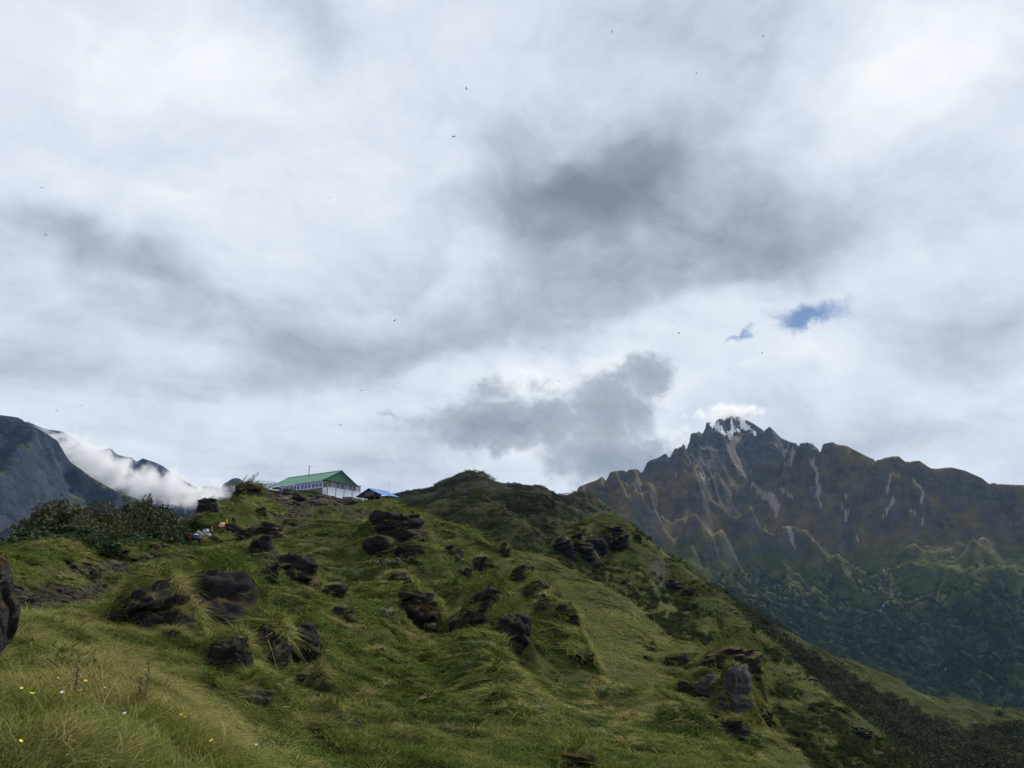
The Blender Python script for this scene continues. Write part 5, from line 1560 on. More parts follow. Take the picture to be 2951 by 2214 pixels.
def mesh_only(name, V, F, mat):
    me = bpy.data.meshes.new(name); me.from_pydata([tuple(map(float, v)) for v in V], [], F); me.materials.append(mat); return me
KINDS = {}
for nm_, mt, lv, sz_, wd in (('evergreen', M_RHODO, 7500, 0.040, 0.8), ('olive', M_OLIVE, 6000, 0.026, 0.5), ('mixed', M_MIX, 6500, 0.030, 0.55)):
    KINDS[nm_] = []
    for i in range(3):
        (tv, tf), (lv_, lf) = tree_meshes(200 + i + len(nm_) * 10, lv, sz_, wd)
        KINDS[nm_].append((mesh_only('trunk', tv, tf, M_BARK), mesh_only('crown', lv_, lf, mt)))
TREES = [  # px, top py, range, width px, kind, label
    (15, 1560, 56, 130, 'evergreen', 'low dark green shrub tree at the left edge of the picture'),
    (62, 1528, 64, 150, 'evergreen', 'dark green tree second from the left edge'),
    (125, 1490, 74, 170, 'evergreen', 'tallest dark green tree at left, beside the olive brown trees'),
    (168, 1458, 86, 150, 'olive', 'leftmost olive brown tree against the blue mountain'),
    (222, 1452, 90, 150, 'olive', 'olive brown tree in the middle of the brown thicket'),
    (283, 1450, 92, 140, 'olive', 'rightmost olive brown tree of the brown thicket'),
    (205, 1502, 78, 150, 'olive', 'lower olive brown tree in front of the brown thicket'),
    (262, 1508, 80, 130, 'olive', 'low brown twiggy tree in front of the rightmost olive tree'),
    (345, 1492, 98, 110, 'mixed', 'small dark tree left of the twin tall trees before the valley'),
    (385, 1452, 106, 130, 'mixed', 'left one of the two tall dark trees before the misty valley'),
    (445, 1449, 110, 140, 'mixed', 'right one of the two tall dark trees before the misty valley'),
    (420, 1500, 100, 130, 'mixed', 'bushy tree in front of the two tall dark trees'),
    (490, 1482, 118, 110, 'mixed', 'thin dark tree right of the two tall trees'),
    (540, 1488, 124, 90, 'mixed', 'last dark tree close to the left cliff'),
    (235, 1550, 64, 140, 'evergreen', 'low dark green shrub in front of the brown thicket'),
    (165, 1562, 60, 110, 'evergreen', 'round dark green shrub behind the grassy bank'),
    (330, 1545, 74, 110, 'evergreen', 'low dark green shrub left of the grassy mound by the trail'),
    (398, 1540, 88, 120, 'evergreen', 'low green shrub behind the grassy mound by the trail'),
    (468, 1530, 104, 120, 'evergreen', 'dark green shrub above the pale mule'),
    (535, 1528, 116, 90, 'evergreen', 'dark green shrub at the foot of the left cliff'),
    (90, 1555, 58, 120, 'evergreen', 'dark green shrub between the left edge and the round shrub'),
]
cnt = {}
for (px, top, r, w, kd, label) in TREES:
    p = at(px, top, r)
    z0 = float(hs.z(p[0], p[1]))
    h = max(1.6, p[2] - z0 + 0.1)
    e = bpy.data.objects.new('tree' if kd != 'evergreen' else 'shrub_tree', None)
    COL.objects.link(e)
    k = r / FOC * w * 1.25
    e.location = (p[0], p[1], z0)
    e.scale = (k, k, h)
    e.rotation_euler = (0, 0, random.uniform(0, 6.28))
    e['label'] = label; e['category'] = 'tree'; e['group'] = 'trees behind the grassy bank'
    i = cnt.get(kd, 0); cnt[kd] = i + 1
    for nm_, me in zip(('trunk', 'crown'), KINDS[kd][i % 3]):
        o = bpy.data.objects.new(nm_, me); COL.objects.link(o); o.parent = e

# ------------------------------------------------------------------ small building blocks
class MB:
    """collects boxes, prisms and tubes; build() links them as one mesh"""
    def __init__(self):
        self.v = []; self.f = []
    def box(self, x0, x1, y0, y1, z0, z1):
        i = len(self.v)
        self.v += [(x, y, z) for z in (z0, z1) for (x, y) in ((x0, y0), (x1, y0), (x1, y1), (x0, y1))]
        self.f += [(i + 3, i + 2, i + 1, i), (i + 4, i + 5, i + 6, i + 7), (i, i + 1, i + 5, i + 4), (i + 1, i + 2, i + 6, i + 5), (i + 2, i + 3, i + 7, i + 6), (i + 3, i, i + 4, i + 7)]
        return self
    def slab(self, quad, t):
        """quad of 3d points thickened downwards by t"""
        i = len(self.v)
        self.v += [tuple(p) for p in quad] + [(p[0], p[1], p[2] - t) for p in quad]
        n = len(quad)
        self.f += [tuple(range(i, i + n)), tuple(range(i + 2 * n - 1, i + n - 1, -1))]
        self.f += [(i + k, i + n + k, i + n + (k + 1) % n, i + (k + 1) % n) for k in range(n)]
        return self
    def tube(self, p0, p1, r0, r1=None, n=8):
        tube(self.v, self.f, p0, p1, r0, r0 if r1 is None else r1, n)
        m = len(self.v)
        self.f += [tuple(range(m - n, m)), tuple(range(m - n - 1, m - 2 * n - 1, -1))]
        return self
    def build(self, name, mat, parent=None):
        return mesh_obj(name, self.v, self.f, mat, parent)

def thing(name, label, cat, loc, rz=0.0, group=None):
    e = bpy.data.objects.new(name, None); COL.objects.link(e)
    e.location = tuple(map(float, loc)); e.rotation_euler = (0, 0, rz)
    e['label'] = label; e['category'] = cat
    if group:
        e['group'] = group
    return e

M_WHITE = simple_mat('white_paint', (0.74, 0.80, 0.88), 0.6, 0.06, 2.0)
M_GREENR = simple_mat('green_sheet_roof', (0.075, 0.19, 0.135), 0.45, 0.14, 0.8, 0.4)
M_GABLE = simple_mat('green_gable_sheet', (0.022, 0.095, 0.062), 0.5, 0.14, 0.8, 0.4)
M_BLUEW = simple_mat('blue_window', (0.03, 0.075, 0.36), 0.25, 0.2, 1.2, 0.5)
M_DARKW = simple_mat('dark_glass', (0.03, 0.036, 0.04), 0.12, 0.3, 1.5, 0.6)
M_PALEW = simple_mat('pale_glass', (0.40, 0.45, 0.48), 0.15, 0.1, 1.5, 0.6)
M_GOODS = [simple_mat('goods_%s' % n_, c_, 0.6, 0.65, 5.0) for n_, c_ in (('red', (0.24, 0.14, 0.13)), ('cream', (0.28, 0.25, 0.20)), ('grey', (0.16, 0.17, 0.18)))]
M_POST = simple_mat('grey_metal_post', (0.07, 0.075, 0.08), 0.5, 0.15, 3.0)
M_PLAST = simple_mat('grey_brown_plaster', (0.16, 0.145, 0.12), 0.95, 0.25, 2.0, 0.1, 0, 0.5)
M_DARKIN = simple_mat('dark_interior', (0.012, 0.012, 0.013), 0.9)  # near black takes the place of indoor shade
M_BLUER = simple_mat('blue_sheet_roof', (0.045, 0.13, 0.46), 0.45, 0.12, 1.0, 0.4)
M_WOOD = simple_mat('weathered_wood', (0.085, 0.065, 0.048), 0.85, 0.3, 4.0)
M_LIGHTB = simple_mat('pale_blue_roof', (0.36, 0.50, 0.62), 0.5, 0.1, 0.5)
M_GREYR = simple_mat('grey_slate_roof', (0.15, 0.15, 0.165), 0.7, 0.2, 0.8)
M_TARP = simple_mat('blue_tarp', (0.10, 0.20, 0.36), 0.6, 0.2, 2.0)
M_SACK = simple_mat('white_sack', (0.55, 0.54, 0.52), 0.8, 0.15, 3.0, 0.1, 0, 0.5)

# ------------------------------------------------------------------ the lodge
LZ = TZ
lodge = thing('lodge', 'long white lodge with green metal roof and blue windows on the hilltop', 'building', (LODGE[0], LODGE[1], LZ), math.radians(55.3))
WX, PD, LL, EH, RH = 9.3, 1.45, 18.2, 2.5, 5.25
RX = 4.75
def corrugated(x0, z0, x1, z1, y0, y1, pitch=0.30, amp=0.025, t=0.03):
    ys = np.arange(y0, y1 + 1e-6, pitch / 4)
    V = []; F = []
    for sgn in (0, -t):
        for i, y in enumerate(ys):
            h = amp * math.sin(2 * math.pi * (y - y0) / pitch) + sgn
            V += [(x0, y, z0 + h), (x1, y, z1 + h)]
    n = len(ys)
    for i in range(n - 1):
        F.append((2 * i, 2 * i + 1, 2 * i + 3, 2 * i + 2))
        j = 2 * n + 2 * i
        F.append((j, j + 2, j + 3, j + 1))
        F.append((2 * i, 2 * i + 2, j + 2, j)); F.append((2 * i + 1, j + 1, j + 3, 2 * i + 3))
    F.append((0, 2 * n, 2 * n + 1, 1)); F.append((2 * n - 2, 2 * n - 1, 4 * n - 1, 4 * n - 2))
    return V, F
sl = (RH - EH) / (RX + 0.55)
V1, F1 = corrugated(-0.35, EH + 0.10, RX, RH, 1.1, LL + 0.5)
roof = mesh_obj('roof', V1, F1, M_GREENR, lodge)
V2, F2 = corrugated(RX, RH, WX + 0.5, EH, 1.1, LL + 0.5)
mesh_obj('roof', V2, F2, M_GREENR, lodge)
MB().slab([(RX - 0.2, 1.05, RH + 0.02), (RX, 1.05, RH + 0.09), (RX, LL + 0.55, RH + 0.09), (RX - 0.2, LL + 0.55, RH + 0.02)], 0.02).slab(
    [(RX, 1.05, RH + 0.09), (RX + 0.2, 1.05, RH + 0.02), (RX + 0.2, LL + 0.55, RH + 0.02), (RX, LL + 0.55, RH + 0.09)], 0.02).build('ridge_cap', M_GREENR, roof)
g = MB(); g.v = [(-0.3, PD - 0.12, EH + 0.06), (WX + 0.3, PD - 0.12, EH + 0.06), (RX, PD - 0.12, RH - 0.08), (-0.3, PD - 0.04, EH + 0.06), (WX + 0.3, PD - 0.04, EH + 0.06), (RX, PD - 0.04, RH - 0.08)]
g.f = [(0, 1, 2), (5, 4, 3), (0, 3, 4, 1), (1, 4, 5, 2), (2, 5, 3, 0)]
g.build('gable', M_GABLE, lodge)
MB().slab([(-0.6, -0.55, EH - 0.10), (WX + 0.75, -0.55, EH - 0.10), (WX + 0.75, PD - 0.13, EH + 0.28), (-0.6, PD - 0.13, EH + 0.28)], 0.05).build('porch_roof', M_GREENR, lodge)
MB().box(-0.40, -0.33, 1.12, LL + 0.5, EH - 0.06, EH + 0.055).build('fascia', M_WHITE, lodge)
# body: solid core coloured near black for the shade indoors, plinth and wall band
MB().box(0.15, WX - 0.15, 0.2, LL - 0.1, -0.6, EH - 0.05).build('interior', M_DARKIN, lodge)
MB().box(0.0, 0.14, PD + 0.02, LL, -1.2, 1.08).build('plinth', M_PLAST, lodge)
wl = MB(); wl.box(0.02, 0.12, PD + 0.02, 15.5, 2.14, EH - 0.02).box(0.02, 0.12, PD + 0.02, 15.5, 1.085, 1.18)
wl.build('wall', M_WHITE, lodge)
for k in range(4):
    y0 = PD + 0.06 + k * 3.5
    MB().box(-0.03, 0.10, y0 - 0.05, y0 + 0.05, 1.09, EH - 0.03).build('wall_post', M_WHITE, lodge)
    for j in range(3):
        a0 = y0 + 0.18 + j * 1.1
        fr = MB().box(0.0, 0.09, a0 - 0.09, a0, 1.19, 2.13).box(0.0, 0.09, a0 + 0.92, a0 + 1.0, 1.19, 2.13).box(0.0, 0.09, a0, a0 + 0.92, 1.19, 1.24).box(0.0, 0.09, a0, a0 + 0.92, 2.08, 2.13)
        w = fr.build('window', M_WHITE, lodge)
        MB().box(0.03, 0.06, a0, a0 + 0.92, 1.24, 2.08).build('pane', M_BLUEW, w)
# glazed porch
for k in range(5):
    x = k * WX / 4
    MB().box(x - 0.06, x + 0.06, -0.06, 0.06, -1.2, EH - 0.10).build('post', M_POST, lodge)
for k in range(4):
    xa, xb = k * WX / 4 + 0.07, (k + 1) * WX / 4 - 0.07
    MB().box(xa, xb, -0.03, 0.03, -1.0, 1.02).build('lower_panel', M_WHITE, lodge)
    xm = 0.5 * (xa + xb)
    for j, (p0, p1) in enumerate(((xa, xm), (xm, xb))):
        f_ = MB().box(p0, p0 + 0.06, -0.03, 0.04, 1.03, 2.32).box(p1 - 0.06, p1, -0.03, 0.04, 1.03, 2.32).box(p0 + 0.06, p1 - 0.06, -0.03, 0.04, 2.22, 2.32).box(p0 + 0.06, p1 - 0.06, -0.03, 0.04, 1.03, 1.10)
        w = f_.build('porch_window', M_WHITE, lodge)
        mt = M_PALEW if (k == 3 and j == 1) else (M_DARKW if (k == 1 and j == 1) else M_GOODS[(2 * k + j) % 3])
        MB().box(p0 + 0.06, p1 - 0.06, -0.005, 0.015, 1.10, 2.22).build('pane', mt, w)
MB().box(-0.03, 0.03, 0.07, PD, -1.0, 1.02).build('lower_panel', M_WHITE, lodge)
w = MB().box(-0.03, 0.03, 0.07, 0.15, 1.03, 2.34).box(-0.03, 0.03, PD - 0.09, PD, 1.03, 2.34).box(-0.03, 0.03, 0.15, PD - 0.09, 2.26, 2.34).build('porch_window', M_WHITE, lodge)
MB().box(-0.01, 0.01, 0.15, PD - 0.09, 1.03, 2.26).build('pane', M_DARKW, w)
ch = MB().tube((3.6, 10.3, RH - 1.0), (3.6, 10.3, RH + 1.7), 0.085).build('chimney', M_POST, lodge)
MB().tube((3.6, 10.3, RH + 1.74), (3.6, 10.3, RH + 1.84), 0.20, 0.05).build('chimney_cap', M_POST, ch)
MB().slab([(-0.5, 16.6, EH + 0.10), (1.6, 16.2, EH + 0.10 + sl * 2.1), (1.7, 18.8, EH + 0.12 + sl * 2.2), (-0.5, 18.9, EH + 0.12)], 0.03).build('tarp', M_TARP, lodge)

# dry stone terrace wall along the lodge, with sacks on it
sw = thing('stone_wall', 'rough dry stone terrace wall left in front of the lodge windows', 'wall', (0, 0, 0))
smesh = []
for i in range(4):
    v, f = rock_mesh(300 + i, 2, 0.03, 0.8, 0.1); v = v / np.abs(v).max(0)
    me = bpy.data.meshes.new('stone'); me.from_pydata([tuple(map(float, q)) for q in v], [], [tuple(map(int, q)) for q in f]); me.materials.append(mat_rock('terrace_stone_%d' % i, (0.02, 0.019, 0.017), (0.10 + 0.03 * i, 0.095 + 0.03 * i, 0.085 + 0.025 * i), 0.25, 0.0) if i < 3 else M_STONE)
    smesh.append(me)
wp = [np.array(at(px, 1412, r)) for px, r in ((742, 163), (790, 164), (850, 164), (905, 163), (938, 163.4))]
for a, b_ in zip(wp[:-1], wp[1:]):
    L_ = np.hypot(*(b_ - a)[:2]); n = max(2, int(L_ / 0.55))
    for row in range(4):
        for k in range(n):
            t = (k + 0.5 * (row % 2)) / n
            p = a + (b_ - a) * t
            o = bpy.data.objects.new('stone', smesh[random.choice((0, 0, 1, 1, 2, 3))]); COL.objects.link(o); o.parent = sw
            z0 = float(hs.z(p[0], p[1]))
            fall = 1 - 0.5 * np.clip((project(p)[0] - 800) / 140, 0, 1)
            o.location = (p[0] + random.uniform(-0.08, 0.08), p[1] + random.uniform(-0.08, 0.08) + 0.06 * row, z0 - 0.1 + row * 0.24 * fall + random.uniform(-0.03, 0.03))
            o.scale = (random.uniform(0.26, 0.38), random.uniform(0.2, 0.3), random.uniform(0.11, 0.17)); o.rotation_euler = (random.uniform(-0.1, 0.1), random.uniform(-0.1, 0.1), random.uniform(-0.4, 0.4))

def sack(loc, size, rz, mat, name, label, cat, group=None, seed=1, parent=None):
    rng = np.random.default_rng(seed)
    v, f = ico(3)
    v = np.sign(v) * np.abs(v) ** 0.62
    v = v * (1 + 0.10 * n3(v, 1.6, seed))[:, None]
    v = v / np.abs(v).max(0)
    o = mesh_obj(name, v * np.array(size), f, mat, parent, True)
    o.location = tuple(map(float, loc)); o.rotation_euler = (0, 0, rz)
    if parent is None:
        o['label'] = label; o['category'] = cat
        if group:
            o['group'] = group
    return o
for i, (px, lab) in enumerate(((767, 'leftmost white sack on the terrace wall by the lodge'), (781, 'white sack in the middle of the terrace wall'), (796, 'rightmost white sack on the terrace wall below the roof end'))):
    p = at(px, 1404, 164.3); z0 = float(hs.z(p[0], p[1]))
    sack((p[0], p[1], z0 + 0.86), (0.52, 0.32, 0.20), 0.3 * i, M_SACK, 'sack', lab, 'sack', 'sacks on the terrace wall', 410 + i)

# ------------------------------------------------------------------ open shelter with blue roof
A = at(1098, 1424, 160.0)
gz = float(hs.z(A[0], A[1]))
sh = thing('shelter', 'open shelter with bright blue gabled roof and dark sign beside the lodge', 'shelter', (A[0], A[1], A[2] - 2.1), math.radians(55.3))
UX, VY, HE, HR = 4.6, 6.4, 2.1, 3.45     # ridge runs along x
r1 = MB().slab([(-0.5, -0.4, HE - 0.1), (UX + 0.4, -0.4, HE - 0.1), (UX + 0.4, VY / 2, HR), (-0.5, VY / 2, HR)], 0.05).build('roof', M_BLUER, sh)
r2 = MB().slab([(-0.5, VY / 2, HR), (UX + 0.4, VY / 2, HR), (UX + 0.4, VY + 0.4, HE - 0.1), (-0.5, VY + 0.4, HE - 0.1)], 0.05).build('roof', M_BLUER, sh)
MB().slab([(-0.55, VY / 2 - 0.15, HR + 0.03), (UX + 0.45, VY / 2 - 0.15, HR + 0.03), (UX + 0.45, VY / 2 + 0.15, HR + 0.03), (-0.55, VY / 2 + 0.15, HR + 0.03)], 0.06).build('ridge_cap', M_BLUER, r1)
for (x, y) in [(0, 0), (0, VY / 2), (0, VY), (UX, 0), (UX, VY), (UX / 2, 0), (0, VY * 0.25)]:
    hgt = HE - 0.1 if y in (0, VY) else (HR - 0.1 if y == VY / 2 else HE + 0.5)
    MB().box(x - 0.055, x + 0.055, y - 0.055, y + 0.055, -1.5, hgt).build('post', M_WOOD, sh)
MB().box(-0.04, 0.04, 0.06, VY / 2 - 0.06, HE - 0.2, HE - 0.1).box(-0.04, 0.04, VY / 2 + 0.06, VY - 0.06, HE - 0.2, HE - 0.1).build('tie_beam', M_WOOD, sh)
MB().box(0.06, UX - 0.06, -0.04, 0.04, HE - 0.65, HE - 0.57).build('rail', M_WOOD, sh)
MB().slab([(0.3, 0.6, 0.95), (UX - 0.3, 0.6, 0.95), (UX - 0.3, VY - 0.6, 0.95), (0.3, VY - 0.6, 0.95)], 0.05).build('table_top', M_WOOD, sh)
MB().slab([(2.2, 0.3, HE - 0.05), (2.25, 0.3, HE - 0.05), (2.25, VY - 0.3, HE - 0.05), (2.2, VY - 0.3, HE - 0.05)], 1.25).build('interior_shade', M_DARKIN, sh)  # dark sheet standing for the shade under the shelter roof
sg = MB().box(-0.16, -0.10, 1.9, 4.3, HE + 0.05, HE + 0.72).build('sign_board', simple_mat('sign_dark', (0.035, 0.035, 0.035), 0.6), sh)
fm = MB().box(-0.19, -0.165, 1.86, 4.34, HE + 0.68, HE + 0.76).box(-0.19, -0.165, 1.86, 4.34, HE + 0.01, HE + 0.09).box(-0.19, -0.165, 1.86, 1.94, HE + 0.09, HE + 0.68).box(-0.19, -0.165, 4.26, 4.34, HE + 0.09, HE + 0.68)
fm.build('sign_frame', simple_mat('sign_frame_pale', (0.30, 0.30, 0.29), 0.7), sg)
lt = MB()
random.seed(8)
yy = 4.1
while yy > 2.1:
    wl_ = random.uniform(0.06, 0.16)
    lt.box(-0.175, -0.163, yy - wl_, yy, HE + 0.30 + random.uniform(-0.03, 0.03), HE + 0.46 + random.uniform(-0.03, 0.04)); yy -= wl_ + random.uniform(0.04, 0.10)
lo_ = lt.build('faded_lettering', simple_mat('sign_letter', (0.26, 0.26, 0.25), 0.7), sg)
lo_['kind'] = 'stuff'

p = at(1119, 1447, 163)
pl = thing('flag_pole', 'thin grey pole standing on the skyline beside the blue shelter', 'pole', (p[0], p[1], float(hs.z(p[0], p[1]))))
top = at(1121, 1385, 163)[2] - pl.location.z
MB().tube((0, 0, -0.5), (0, 0, top * 0.62), 0.05, 0.045).build('lower_pole', M_POST, pl)
MB().tube((0, 0, top * 0.62), (0.03, 0, top), 0.03, 0.02).build('upper_pole', M_POST, pl)

# ------------------------------------------------------------------ huts on the next hill
def far_hut(name, label, px0, px1, py, hill, r, wid, h_wall, h_roof, roofm, wallm, az_turn):
    c = at(0.5 * (px0 + px1), py, r)
    L_ = (px1 - px0) / FOC * r * 1.02
    z0 = float(hill.z(c[0], c[1]))
    e = thing(name, label, 'building', (c[0], c[1], min(z0, c[2])), -math.atan2(c[0], c[1]) + az_turn)
    b_ = c[2] - min(z0, c[2])
    hw = h_wall + b_
    MB().box(-L_ / 2, L_ / 2, -wid / 2, wid / 2, -2.0, hw).build('wall', wallm, e)
    q = MB().slab([(-L_ / 2 - 0.3, -wid / 2 - 0.4, hw - 0.1), (L_ / 2 + 0.3, -wid / 2 - 0.4, hw - 0.1), (L_ / 2 + 0.3, 0, hw + h_roof), (-L_ / 2 - 0.3, 0, hw + h_roof)], 0.08).build('roof', roofm, e)
    MB().slab([(-L_ / 2 - 0.3, 0, hw + h_roof), (L_ / 2 + 0.3, 0, hw + h_roof), (L_ / 2 + 0.3, wid / 2 + 0.4, hw - 0.1), (-L_ / 2 - 0.3, wid / 2 + 0.4, hw - 0.1)], 0.08).build('roof', roofm, e)
    return e, hw
e1, hw1 = far_hut('hut', 'distant hut with pale blue metal roof on the next grassy hill', 1299, 1328, 1459, m1, 424, 4.0, 0.3, 0.7, M_LIGHTB, M_DARKIN, 0.15)
MB().slab([(2.9, -2.2, 0.5), (5.4, -2.2, -0.1), (5.4, 1.8, 0.0), (2.9, 1.8, 0.6)], 0.08).build('lean_to_roof', M_LIGHTB, e1)
e2, hw2 = far_hut('hut', 'small distant stone hut with grey roof on the hilltop spur', 1383, 1401, 1444, m1, 416, 2.6, 0.5, 1.3, M_GREYR, M_STONE, -0.1)
MB().box(1.25, 1.85, -1.7, -1.6, hw2 + 0.6, hw2 + 1.35).build('white_panel', M_WHITE, e2)
for px, lab in ((1394, 'left white pole of the pair behind the small stone hut'), (1399, 'right white pole of the pair behind the small stone hut')):
    p = at(px, 1440, 417.5); z0 = float(m1.z(p[0], p[1]))
    q = MB().tube((0, 0, -1), (0, 0, at(px, 1424, 417.5)[2] - z0), 0.10, 0.07, 6).build('flag_pole', M_WHITE)
    q.location = (p[0], p[1], z0); q['label'] = lab; q['category'] = 'pole'; q['group'] = 'poles behind the small stone hut'

# ------------------------------------------------------------------ people and pack mules on the trail
def skin(name, verts, edges, radii, mats, pick, root=0, sub=2):
    me = bpy.data.meshes.new(name)
    bm = bmesh.new()
    lay = bm.verts.layers.skin.verify()
    bv = [bm.verts.new(v) for v in verts]
    for v, r in zip(bv, radii):
        v[lay].radius = (r, r) if not isinstance(r, tuple) else r
    bv[root][lay].use_root = True
    for a, b_ in edges:
        bm.edges.new((bv[a], bv[b_]))
    bm.to_mesh(me); bm.free()
    o = bpy.data.objects.new(name, me); COL.objects.link(o)
    md = o.modifiers.new('s', 'SKIN'); md.use_smooth_shade = True
    o.modifiers.new('d', 'SUBSURF').levels = sub
    o.modifiers['d'].render_levels = sub
    dg = bpy.context.evaluated_depsgraph_get()
    m2 = bpy.data.meshes.new_from_object(o.evaluated_get(dg))
    bpy.data.objects.remove(o); bpy.data.meshes.remove(me)
    m2.materials.clear()
    for m_ in mats:
        m2.materials.append(m_)
    for pg in m2.polygons:
        pg.material_index = pick(pg.center); pg.use_smooth = True
    m2.name = name
    return m2

def cloth(name, c_):
    return simple_mat(name, c_, 0.85, 0.2, 9.0, 0.1)
M_SKIN = cloth('skin', (0.18, 0.10, 0.07)); M_HAIR = cloth('black_hair', (0.008, 0.007, 0.007))
def person(loc, rz, name, label, top, legs, sleeve, stride=0.18, lean=0.06, vest=None):
    V = [(0, 0, 0.93), (lean * 0.5, 0, 1.12), (lean, 0, 1.34), (lean * 1.3, 0, 1.47), (lean * 1.5, 0, 1.53), (lean * 1.7 + 0.02, 0, 1.62), (lean * 1.7 + 0.01, 0, 1.71),
         (0, 0.09, 0.88), (stride * 0.55, 0.10, 0.48), (stride * 0.7, 0.10, 0.09), (stride * 0.7 + 0.15, 0.11, 0.04),
         (0, -0.09, 0.88), (-stride * 0.2, -0.10, 0.48), (-stride, -0.10, 0.10), (-stride + 0.14, -0.11, 0.05),
         (lean, 0.18, 1.38), (lean - 0.05, 0.25, 1.12), (lean + 0.10, 0.24, 0.92), (lean + 0.16, 0.23, 0.84),
         (lean, -0.18, 1.38), (lean + 0.04, -0.25, 1.12), (lean + 0.20, -0.22, 0.98), (lean + 0.27, -0.21, 0.92)]
    E = [(0, 1), (1, 2), (2, 3), (3, 4), (4, 5), (5, 6), (0, 7), (7, 8), (8, 9), (9, 10), (0, 11), (11, 12), (12, 13), (13, 14), (2, 15), (15, 16), (16, 17), (17, 18), (2, 19), (19, 20), (20, 21), (21, 22)]
    R = [(0.15, 0.11), (0.145, 0.11), (0.17, 0.12), 0.075, 0.055, (0.095, 0.085), 0.07, 0.095, 0.065, 0.045, 0.04, 0.095, 0.065, 0.045, 0.04, 0.075, 0.052, 0.04, 0.035, 0.075, 0.052, 0.04, 0.035]
    mats = [cloth(name + '_top', top), cloth(name + '_legs', legs), cloth(name + '_sleeve', sleeve), M_SKIN, M_HAIR]
    def pick(c_):
        if c_.z > 1.66 or (c_.z > 1.56 and c_.x < lean * 1.6):
            return 4
        if c_.z > 1.49:
            return 3
        if abs(c_.y) > 0.19 and c_.z < 0.93:
            return 3
        if abs(c_.y) > 0.17 and c_.z > 0.9:
            return 2
        return 0 if c_.z > 0.92 else 1
    me = skin('person', V, E, R, mats, pick)
    o = bpy.data.objects.new('person', me); COL.objects.link(o)
    o.location = tuple(map(float, loc)); o.rotation_euler = (0, 0, rz)
    o['label'] = label; o['category'] = 'person'; o['group'] = 'people walking with the mules'
    return o

def on_trail(px, py):
    return hs.hit(px, py, 96.0)
TOWARD = math.pi + math.radians(25)     # facing left and a little to the viewer
person(on_trail(609, 1553), TOWARD, 'man', 'man in light jacket with dark sleeves walking down beside the white mule', (0.42, 0.42, 0.42), (0.02, 0.02, 0.022), (0.03, 0.03, 0.034))
person(on_trail(652, 1528) + np.array([0, 0, -0.2]), TOWARD, 'driver', 'person in yellow shirt behind the brown mule with cream sacks', (0.62, 0.50, 0.03), (0.03, 0.03, 0.035), (0.60, 0.48, 0.03), 0.1)
person(on_trail(670, 1526), TOWARD + 0.3, 'porter', 'person in black clothes standing at the upper end of the mule train', (0.02, 0.019, 0.024), (0.014, 0.014, 0.016), (0.02, 0.019, 0.024), 0.08)
person(on_trail(677, 1525), TOWARD - 0.4, 'walker', 'person in dark clothes with pinkish shirt beside the one in black', (0.10, 0.055, 0.06), (0.02, 0.02, 0.025), (0.03, 0.026, 0.03), 0.08)

def mule(loc, rz, label, body, mane, head_low=0.0, collar=None, legs=None):
    hz = 1.52 - head_low
    V = [(-0.55, 0, 1.08), (-0.2, 0, 1.03), (0.2, 0, 1.03), (0.52, 0, 1.10), (0.80, 0, 1.28 - 0.3 * head_low), (1.00, 0, hz), (1.16, 0, hz - 0.12), (1.30, 0, hz - 0.32),
         (0.99, 0.07, hz + 0.10), (0.97, 0.10, hz + 0.26), (0.99, -0.07, hz + 0.10), (0.97, -0.10, hz + 0.26),
         (-0.68, 0, 1.10), (-0.78, 0, 0.9), (-0.80, 0, 0.55),
         (-0.55, 0.15, 0.92), (-0.44, 0.16, 0.68), (-0.64, 0.16, 0.42), (-0.60, 0.16, 0.10), (-0.57, 0.16, 0.02),
         (-0.55, -0.15, 0.92), (-0.34, -0.16, 0.66), (-0.50, -0.16, 0.42), (-0.44, -0.16, 0.10), (-0.41, -0.16, 0.02),
         (0.50, 0.14, 0.86), (0.54, 0.15, 0.46), (0.56, 0.15, 0.10), (0.58, 0.15, 0.02),
         (0.50, -0.14, 0.86), (0.60, -0.15, 0.47), (0.54, -0.15, 0.11), (0.56, -0.15, 0.02)]
    E = [(0, 1), (1, 2), (2, 3), (3, 4), (4, 5), (5, 6), (6, 7), (5, 8), (8, 9), (5, 10), (10, 11), (0, 12), (12, 13), (13, 14), (0, 15), (15, 16), (16, 17), (17, 18), (18, 19), (0, 20), (20, 21), (21, 22), (22, 23), (23, 24),
         (3, 25), (25, 26), (26, 27), (27, 28), (3, 29), (29, 30), (30, 31), (31, 32)]
    R = [0.25, 0.27, 0.27, 0.25, 0.15, 0.11, 0.10, 0.065, 0.03, 0.015, 0.03, 0.015, 0.05, 0.03, 0.04, 0.15, 0.085, 0.05, 0.04, 0.05, 0.15, 0.085, 0.05, 0.04, 0.05, 0.11, 0.06, 0.04, 0.05, 0.11, 0.06, 0.04, 0.05]
    k = label.split()[0] + str(len(bpy.data.meshes))
    mats = [cloth('coat_' + k, body), cloth('mane_' + k, mane), cloth('collar_' + k, collar or body), cloth('legs_' + k, legs or body)]
    def pick(c_):
        if c_.z < 0.5:
            return 3
        if c_.x < -0.74 or (c_.x > 0.62 and c_.x < 1.02 and c_.z > 1.36 - 0.5 * head_low and abs(c_.y) < 0.06):
            return 1
        if 0.58 < c_.x < 0.92 and c_.z > 1.0:
            return 2
        return 0
    me = skin('mule', V, E, R, mats, pick)
    o = bpy.data.objects.new('mule', me); COL.objects.link(o)
    o.location = tuple(map(float, loc)); o.rotation_euler = (0, 0, rz)
    o['label'] = label; o['category'] = 'mule'; o['group'] = 'pack mules on the trail'
    return o
